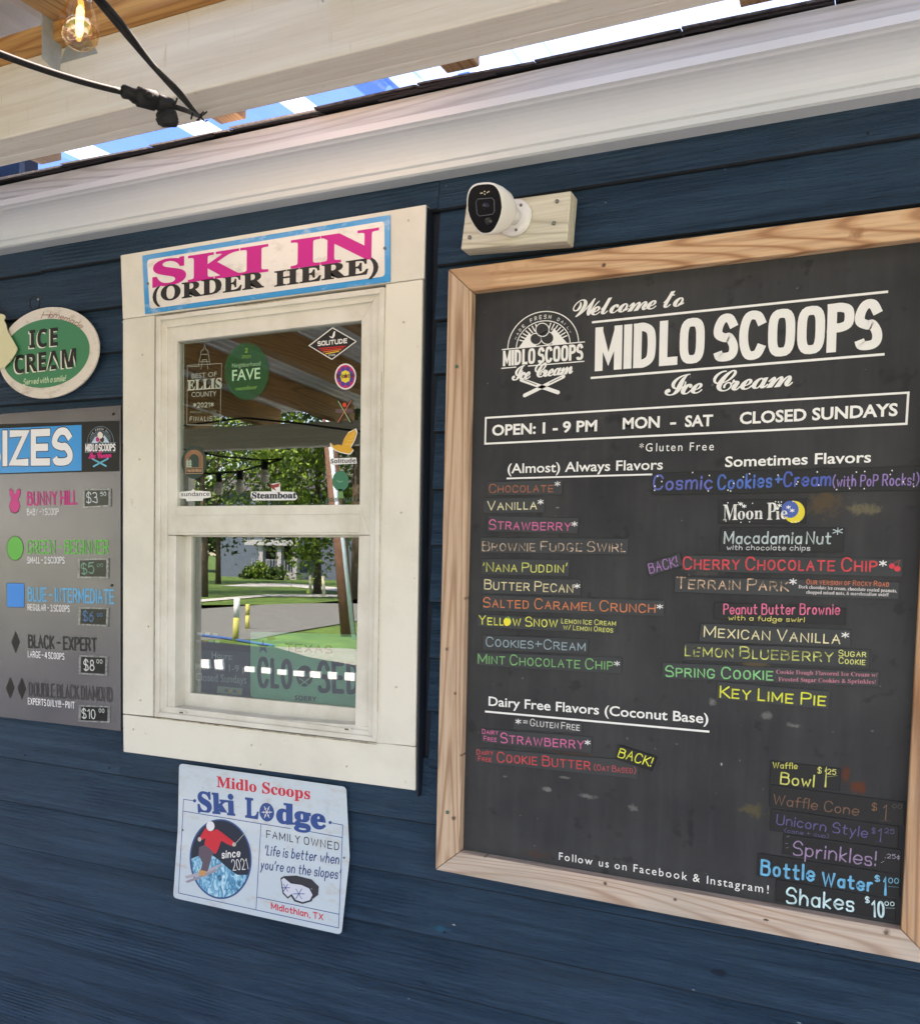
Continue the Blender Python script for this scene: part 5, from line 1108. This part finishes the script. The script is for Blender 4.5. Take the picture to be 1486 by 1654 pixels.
poly("card_strip", [T7(*p) for p in ((335, 1245), (520, 1262), (515, 1315), (328, 1298))], Yi, ink((150, 164, 150)), hs)
for x, y, c in ((430, 1282, (214, 190, 60)), (460, 1284, (60, 90, 150)), (400, 1278, (70, 80, 90)), (490, 1286, (190, 150, 60))): poly("payment_mark", [T7(x-11, y-12), T7(x+11, y-10), T7(x+11, y+12), T7(x-11, y+10)], Yi-.0002, ink(c), hs)
ps = empty("payment_sticker", "row of tiny payment card marks behind the glass, above the hours sign", "sticker", U(*T7(260, 910), YI))
for i, (x, y, c) in enumerate(((200, 852, (190, 198, 200)), (258, 852, (196, 202, 204)), (316, 856, (90, 150, 120)), (190, 908, (120, 130, 150)), (236, 910, (170, 70, 80)), (284, 912, (70, 110, 180)), (332, 912, (170, 176, 190)))):
    poly("payment_mark", [T7(x-17, y-11), T7(x+17, y-9), T7(x+17, y+11), T7(x-17, y+9)], YI, ink(c), ps)

# ================================================================== 15. the place in front of the window: what the glass and gloss reflect
def gmat(name, a, b, sc, rough=.95, bump=.3, bs=30):
    m = bpy.data.materials.new(name); t = NT(m); v = t.coords(); n = t.noise(v, sc, 6, .7)
    t.l(t.ramp(n, [(.3, lin(a)), (.68, lin(b))]), t.b.inputs["Base Color"]); t.b.inputs["Roughness"].default_value = rough; t.bump(t.noise(v, bs, 4), bump, .02); return m
GRASS = gmat("lawn_grass", (44, 76, 24), (100, 130, 46), 1.1); ASPH = gmat("road_asphalt", (100, 102, 98), (122, 122, 116), 3); CONC = gmat("lot_concrete", (128, 124, 114), (150, 146, 136), 1.5); WALK = gmat("walk_concrete", (176, 174, 168), (196, 194, 188), 2)
LOT = gmat("lot_in_shade", (28, 33, 40), (38, 44, 52), 2)  # shade lying over the lot is put into this dark colour
def ground(nm, pts, z, m): o = mesh(nm, [(p[0], p[1], z) for p in pts], [list(range(len(pts)))], m); o['kind'] = 'structure'; return o
ground("ground", [(-400, -500), (400, -500), (400, 300), (-400, 300)], 0, GRASS)
def px_ground(pts): return [Mz(*p) for p in pts]
def band(nm, far, near, z, m):
    F_ = px_ground(far); N_ = px_ground(near)
    def exl(P_, s, k): d = P_[k]-P_[k+(1 if k == 0 else -1)]; d = d/np.linalg.norm(d); return P_[k]+d*s
    F_ = [exl(F_, 60, 0)]+F_+[exl(F_, 60, -1)]; N_ = [exl(N_, 60, 0)]+N_+[exl(N_, 60, -1)]
    return ground(nm, F_+N_[::-1], z, m)
band("road", [(318, 984), (430, 976.5), (500, 974.5), (577, 975)], [(318, 1034), (410, 1033), (470, 1021), (577, 1003)], .004, ASPH)
band("sidewalk", [(318, 970), (430, 961), (577, 962)], [(318, 974), (430, 964.5), (577, 965.5)], .03, WALK)
ground("driveway", px_ground([(355, 947), (400, 943), (470, 943), (577, 952), (577, 959), (470, 948), (400, 948)]), .02, WALK)
ground("parking_lot", [(-22, .0), (9, .0), (9, -7.6), (-3, -8.9), (-7, -10.6), (-12, -11.4), (-22, -11.4)], .008, LOT)
ground("bounce_slab", [(-2.4, .0), (9, .0), (9, -8.4), (-2.4, -8.4)], .014, gmat("bounce_slab_pale", (176, 170, 160), (200, 194, 184), 2.0))  # unseen pale slab, added to bounce sunlight up onto the beam and wall
ground("concrete_strip", [(-3.2, -8.6), (9, -8.5), (9, -9.6), (-3, -10.0), (-6.2, -11.3), (-7.4, -10.8), (-6, -9.8)], .012, CONC)
kb = [Mz(300, 1026), Mz(360, 1033), Mz(420, 1043), Mz(440, 1046)]
kerb = tube("kerb", [p+np.array([0, 0, .03]) for p in kb], .022, pm("kerb_blue", (52, 92, 150), .7), None, 6, False); tag(kerb, "blue painted kerb line at the edge of the dark parking lot, seen in the window", "kerb")
# trees
LEAF = [pm("leaf_light", (122, 150, 44), .6, var=.35, vscale=3), pm("leaf_mid", (88, 118, 40), .6, var=.35, vscale=3), pm("leaf_dark", (44, 66, 34), .6, var=.3, vscale=3)]
BARK = pm("bark", (96, 80, 64), .9, var=.4, vscale=12, bump=.8, bscale=20)
def crown_mesh(nm, c, rad, n, size, mats, parent, seed):
    r = np.random.default_rng(seed); cen = r.normal(size=(46, 3)); cen /= np.linalg.norm(cen, axis=1)[:, None]; cen *= r.uniform(.35, 1.0, (46, 1))
    k = r.integers(0, 46, n); p = cen[k]+r.normal(size=(n, 3))*.15; p = p*np.array(rad)+np.array(c)
    a = r.normal(size=(n, 3)); a /= np.linalg.norm(a, axis=1)[:, None]; b = np.cross(a, r.normal(size=(n, 3))); b /= np.linalg.norm(b, axis=1)[:, None]
    s = size*r.uniform(.6, 1.3, (n, 1)); V = np.empty((n, 4, 3)); V[:, 0] = p-a*s; V[:, 1] = p+b*s*.55; V[:, 2] = p+a*s; V[:, 3] = p-b*s*.55
    me = bpy.data.meshes.new(nm); me.vertices.add(n*4); me.vertices.foreach_set("co", V.reshape(-1)); me.loops.add(n*4); me.loops.foreach_set("vertex_index", np.arange(n*4, dtype=np.int32))
    me.polygons.add(n); me.polygons.foreach_set("loop_start", np.arange(0, n*4, 4, dtype=np.int32)); me.polygons.foreach_set("loop_total", np.full(n, 4, dtype=np.int32))
    for m in mats: me.materials.append(m)
    me.polygons.foreach_set("material_index", (r.random(n)*len(mats)).astype(np.int32)); me.update(calc_edges=True)
    o = bpy.data.objects.new(nm, me); COL.objects.link(o); par(o, parent); return o
def tree(label, x, y, h, rad, n, size, mats, seed, cz=None, tr=.22, lean=0):
    e = empty("leafy_tree", label, "tree", (x, y, 0), "trees across the road seen in the window"); cz = cz or h-rad[2]
    P_ = [(x, y, 0), (x+lean*.3, y, cz*.35), (x+lean*.7, y+.1, cz*.7), (x+lean, y, cz+rad[2]*.5)]
    tube("trunk", P_, [tr*1.25, tr, tr*.75, tr*.25], BARK, e, 10)
    r = random.Random(seed)
    for k in range(7):
        a = r.uniform(0, 6.28); z0 = cz*r.uniform(.5, .9); tube("branch", [(x+lean*.7, y, z0), (x+math.cos(a)*rad[0]*.4, y+math.sin(a)*rad[1]*.4, z0+rad[2]*.4), (x+math.cos(a)*rad[0]*.8, y+math.sin(a)*rad[1]*.8, z0+rad[2]*.7)], [tr*.4, tr*.2, .03], BARK, e, 6)
    crown_mesh("crown", (x+lean, y, cz), rad, n, size, mats, e, seed)
p = Mz(528, 958); tree("bright green tree on the lawn right of the white porch", *My(512, 940, -30)[:2], 8.6, (3.0, 3.0, 3.4), 9000, .11, LEAF[:2], 1, cz=4.6, tr=.14)
tree("dark spreading tree in front of the pale house", *My(352, 940, -36)[:2], 10, (5.2, 4, 4.4), 5200, .15, LEAF[1:], 2, cz=5.4, tr=.12)
tree("tall thick-trunked tree at the right of the reflected lawn", *My(581, 940, -27)[:2], 13, (4.2, 4, 3.6), 9000, .14, LEAF[1:], 3, cz=9, tr=.3)
tree("wide light green tree whose crown fills the middle of the upper pane", *My(455, 940, -19.5)[:2]+np.array([-9.5, -6]), 9.5, (5.5, 5, 2.7), 4600, .12, LEAF[:2], 4, cz=6.6, tr=.12)
tree("airy tree with sky gaps behind the string bulbs", *My(330, 940, -24)[:2], 9.5, (4.5, 4, 3.2), 3000, .12, LEAF[:2], 5, cz=6.8, tr=.1)
tree("far dark tree behind the house roof", *My(430, 940, -62)[:2], 8.5, (12, 6, 3.6), 8000, .28, LEAF[1:], 6, cz=5.2, tr=.3)
tree("far mid-green tree beyond the house, right side", *My(540, 940, -60)[:2], 7.5, (9, 6, 3.4), 7000, .28, LEAF[1:], 8, cz=4.6, tr=.3)
tree("far tree beyond the left end of the lawn", *My(290, 940, -60)[:2], 7.5, (9, 6, 3.4), 7000, .28, LEAF[1:], 9, cz=4.6, tr=.3)
# house
hy = -46.0
def hx(px): return My(px, 920, hy)[0]
def hz(py, px=440): return My(px, py, hy)[2]
hs_ = empty("neighbour_house", "pale grey-blue house with a white columned porch across the road", "house", ((hx(330)+hx(560))/2, hy, 0))
HW, HR, HT = pm("house_siding", (84, 96, 112), .7), pm("house_roof", (90, 88, 92), .9), pm("house_white_trim", (168, 168, 172), .5)
xa, xb = hx(322), hx(556)
box("wall", xa, xb, hy-9, hy-2.2, 0, 6.0, HW, hs_)
prism("roof", [(xa-.4, hy-1.7, 5.9), (xb+.4, hy-1.7, 5.9), (xb-3, hy-5.6, 9.2), (xa+3, hy-5.6, 9.2)], [(xa-.4, hy-9.6, 5.9), (xb+.4, hy-9.6, 5.9), (xb-3, hy-5.7, 9.2), (xa+3, hy-5.7, 9.2)], HR, hs_)
px0, px1 = hx(405), hx(478)
box("porch_roof", px0-.3, px1+.3, hy-2.2, hy+.3, hz(881), hz(872), HT, hs_); box("porch_floor", px0, px1, hy-2.2, hy, 0, .45, HT, hs_)
for px in (421, 450.5, 476): x_ = hx(px); box("porch_column", x_-.16, x_+.16, hy-.3, hy+.02, .45, hz(881), HT, hs_)
for px in (404, 435, 464): x_ = hx(px); box("window_frame", x_-.55, x_+.55, hy-2.25, hy-2.15, 1.2, 3.0, HT, hs_); box("window_pane", x_-.45, x_+.45, hy-2.2, hy-2.12, 1.3, 2.9, CAMB, hs_)
for k in range(16): x_ = px0+(px1-px0)*k/15; box("railing_baluster", x_-.02, x_+.02, hy-.1, hy-.06, .45, 1.3, HT, hs_)
for i, (px, r) in enumerate(((434, .7), (466, .6), (418, .6), (455, .5))):
    e = empty("round_bush", ["yellow-green round bush by the house steps", "small dark bush right of the white column", "dark bush left of the porch", "low bush under the porch rail"][i], "bush", (hx(px), hy+1, 0), "bushes in front of the house"); crown_mesh("foliage", (hx(px), hy+1, r*.7), (r, r, r*.8), 900, .10, LEAF[:2] if i == 0 else LEAF[1:], e, 30+i)
# pole with conduit
pb = Mz(561, 1028); pt = My(533.5, 690, pb[1]); POLEM = pm("pole_wood", (128, 92, 72), .8, var=.3, vscale=8)
up_ = empty("utility_pole", "leaning brown wooden utility pole with a white conduit, on the grass island", "pole", pb)
tube("pole", [pb, pb+(pt-pb)*.5, pt+(pt-pb)*.3], [.15, .14, .12], POLEM, up_, 12)
cb_ = Mz(569.5, 1033); ct = My(553, 880, cb_[1]); tube("conduit", [cb_, cb_+(ct-cb_)*2.6], .04, pm("conduit_white", (206, 222, 230), .4), up_, 10)
YP, YW = pm("bollard_yellow", (190, 184, 96), .7), pm("bollard_white", (224, 226, 220), .6)
for i, (a, b, r) in enumerate((((378.5, 1036), (381, 966), .055), ((398, 1016), (398.5, 976), .045))):
    p0 = Mz(*a); p1 = My(*b, p0[1]); e = empty("bollard", ["thick yellow bollard with a white top by the blue kerb", "thin pale bollard just behind the thick yellow one"][i], "bollard", p0, "bollards by the kerb")
    mid = p0+(p1-p0)*.55; tube("lower_band", [p0, mid], r, YP, e, 12); tube("upper_band", [mid, p1], r*1.001, YW if i == 0 else YP, e, 12)
for i, (a, b) in enumerate((((523, 964), (521, 930)), ((501, 960), (500, 920)))):
    p0 = Mz(*a); p1 = My(*b, p0[1]); e = tube("marker_post", [p0, p1], .06, pm("post_pale", (196, 190, 160), .7), None, 8); tag(e, ["pale marker post beside the far sidewalk", "thin pale marker post on the far lawn"][i], "post")
# slatted bench whose white boards catch the light
WB = pm("bench_white_paint", (238, 238, 234), .5)
bn = empty("slatted_bench", "white slat-backed bench on the dark lot, reflected as a row of white squares", "bench", (My(440, 1090, -7.9)[0], -7.9, 0))
by = -7.9
for i, (xa_, xb_, ya, yb_) in enumerate([(393, 408, 1080, 1087), (409+.5, 409+14, 1085, 1092), (419+.5, 434, 1079, 1097), (445, 460, 1082, 1101), (471, 488, 1084, 1104), (498, 515, 1085, 1105), (527, 541, 1086, 1106), (554, 570, 1087, 1107)]):
    if i == 1: continue
    if i == 0: xa_, xb_, ya, yb_ = 392, 408, 1077, 1090
    q = [My(xa_, ya, by), My(xb_, ya+1, by), My(xb_, yb_+1, by), My(xa_, yb_, by)]
    prism("slat", q, [p-np.array([0, .03, 0]) for p in q], WB, bn)
q0, q1 = My(385, 1090, by), My(575, 1104, by); prism("back_rail", [q0+np.array([0, -.035, .03]), q1+np.array([0, -.035, .03]), q1+np.array([0, -.035, -.03]), q0+np.array([0, -.035, -.03])], [q0+np.array([0, -.06, .03]), q1+np.array([0, -.06, .03]), q1+np.array([0, -.06, -.03]), q0+np.array([0, -.06, -.03])], SHEATH, bn)
for xa_, xb_ in ((319, 334), (343, 356)):
    q = [My(xa_, 1066, by), My(xb_, 1066, by), My(xb_+5, 1122, by), My(xa_+6, 1120, by)]; prism("leg", q, [p-np.array([0, .04, 0]) for p in q], WB, bn)
# second string of lamps out on the porch, seen in the upper pane
sy = -2.55
s2 = empty("porch_string_light", "string of small clear bulbs along the outer porch, seen in the upper pane", "string light", My(400, 760, sy), None)
tube("cable_run", [My(*p, sy) for p in ((290, 762), (345, 766), (395, 762), (430, 752), (462, 742))], .006, BLACKP, s2, 6); tube("cable_run", [My(*p, sy) for p in ((290, 724), (360, 738), (430, 744), (460, 742), (462, 741))], .005, BLACKP, s2, 6); tube("cable_run", [My(*p, sy) for p in ((290, 690), (400, 676), (480, 684), (600, 700))], .006, BLACKP, s2, 6)
for a in ((359, 766), (393, 762), (433, 746)):
    t0 = My(*a, sy); tube("socket", [t0, t0-np.array([0, 0, .05])], .02, BLACKP, s2, 10); tube("glass_bulb", [t0-np.array([0, 0, .05]), t0-np.array([0, 0, .08]), t0-np.array([0, 0, .12]), t0-np.array([0, 0, .13])], [.014, .028, .024, .006], pm("bulb_pale_glass", (220, 214, 196), .15), s2, 12)
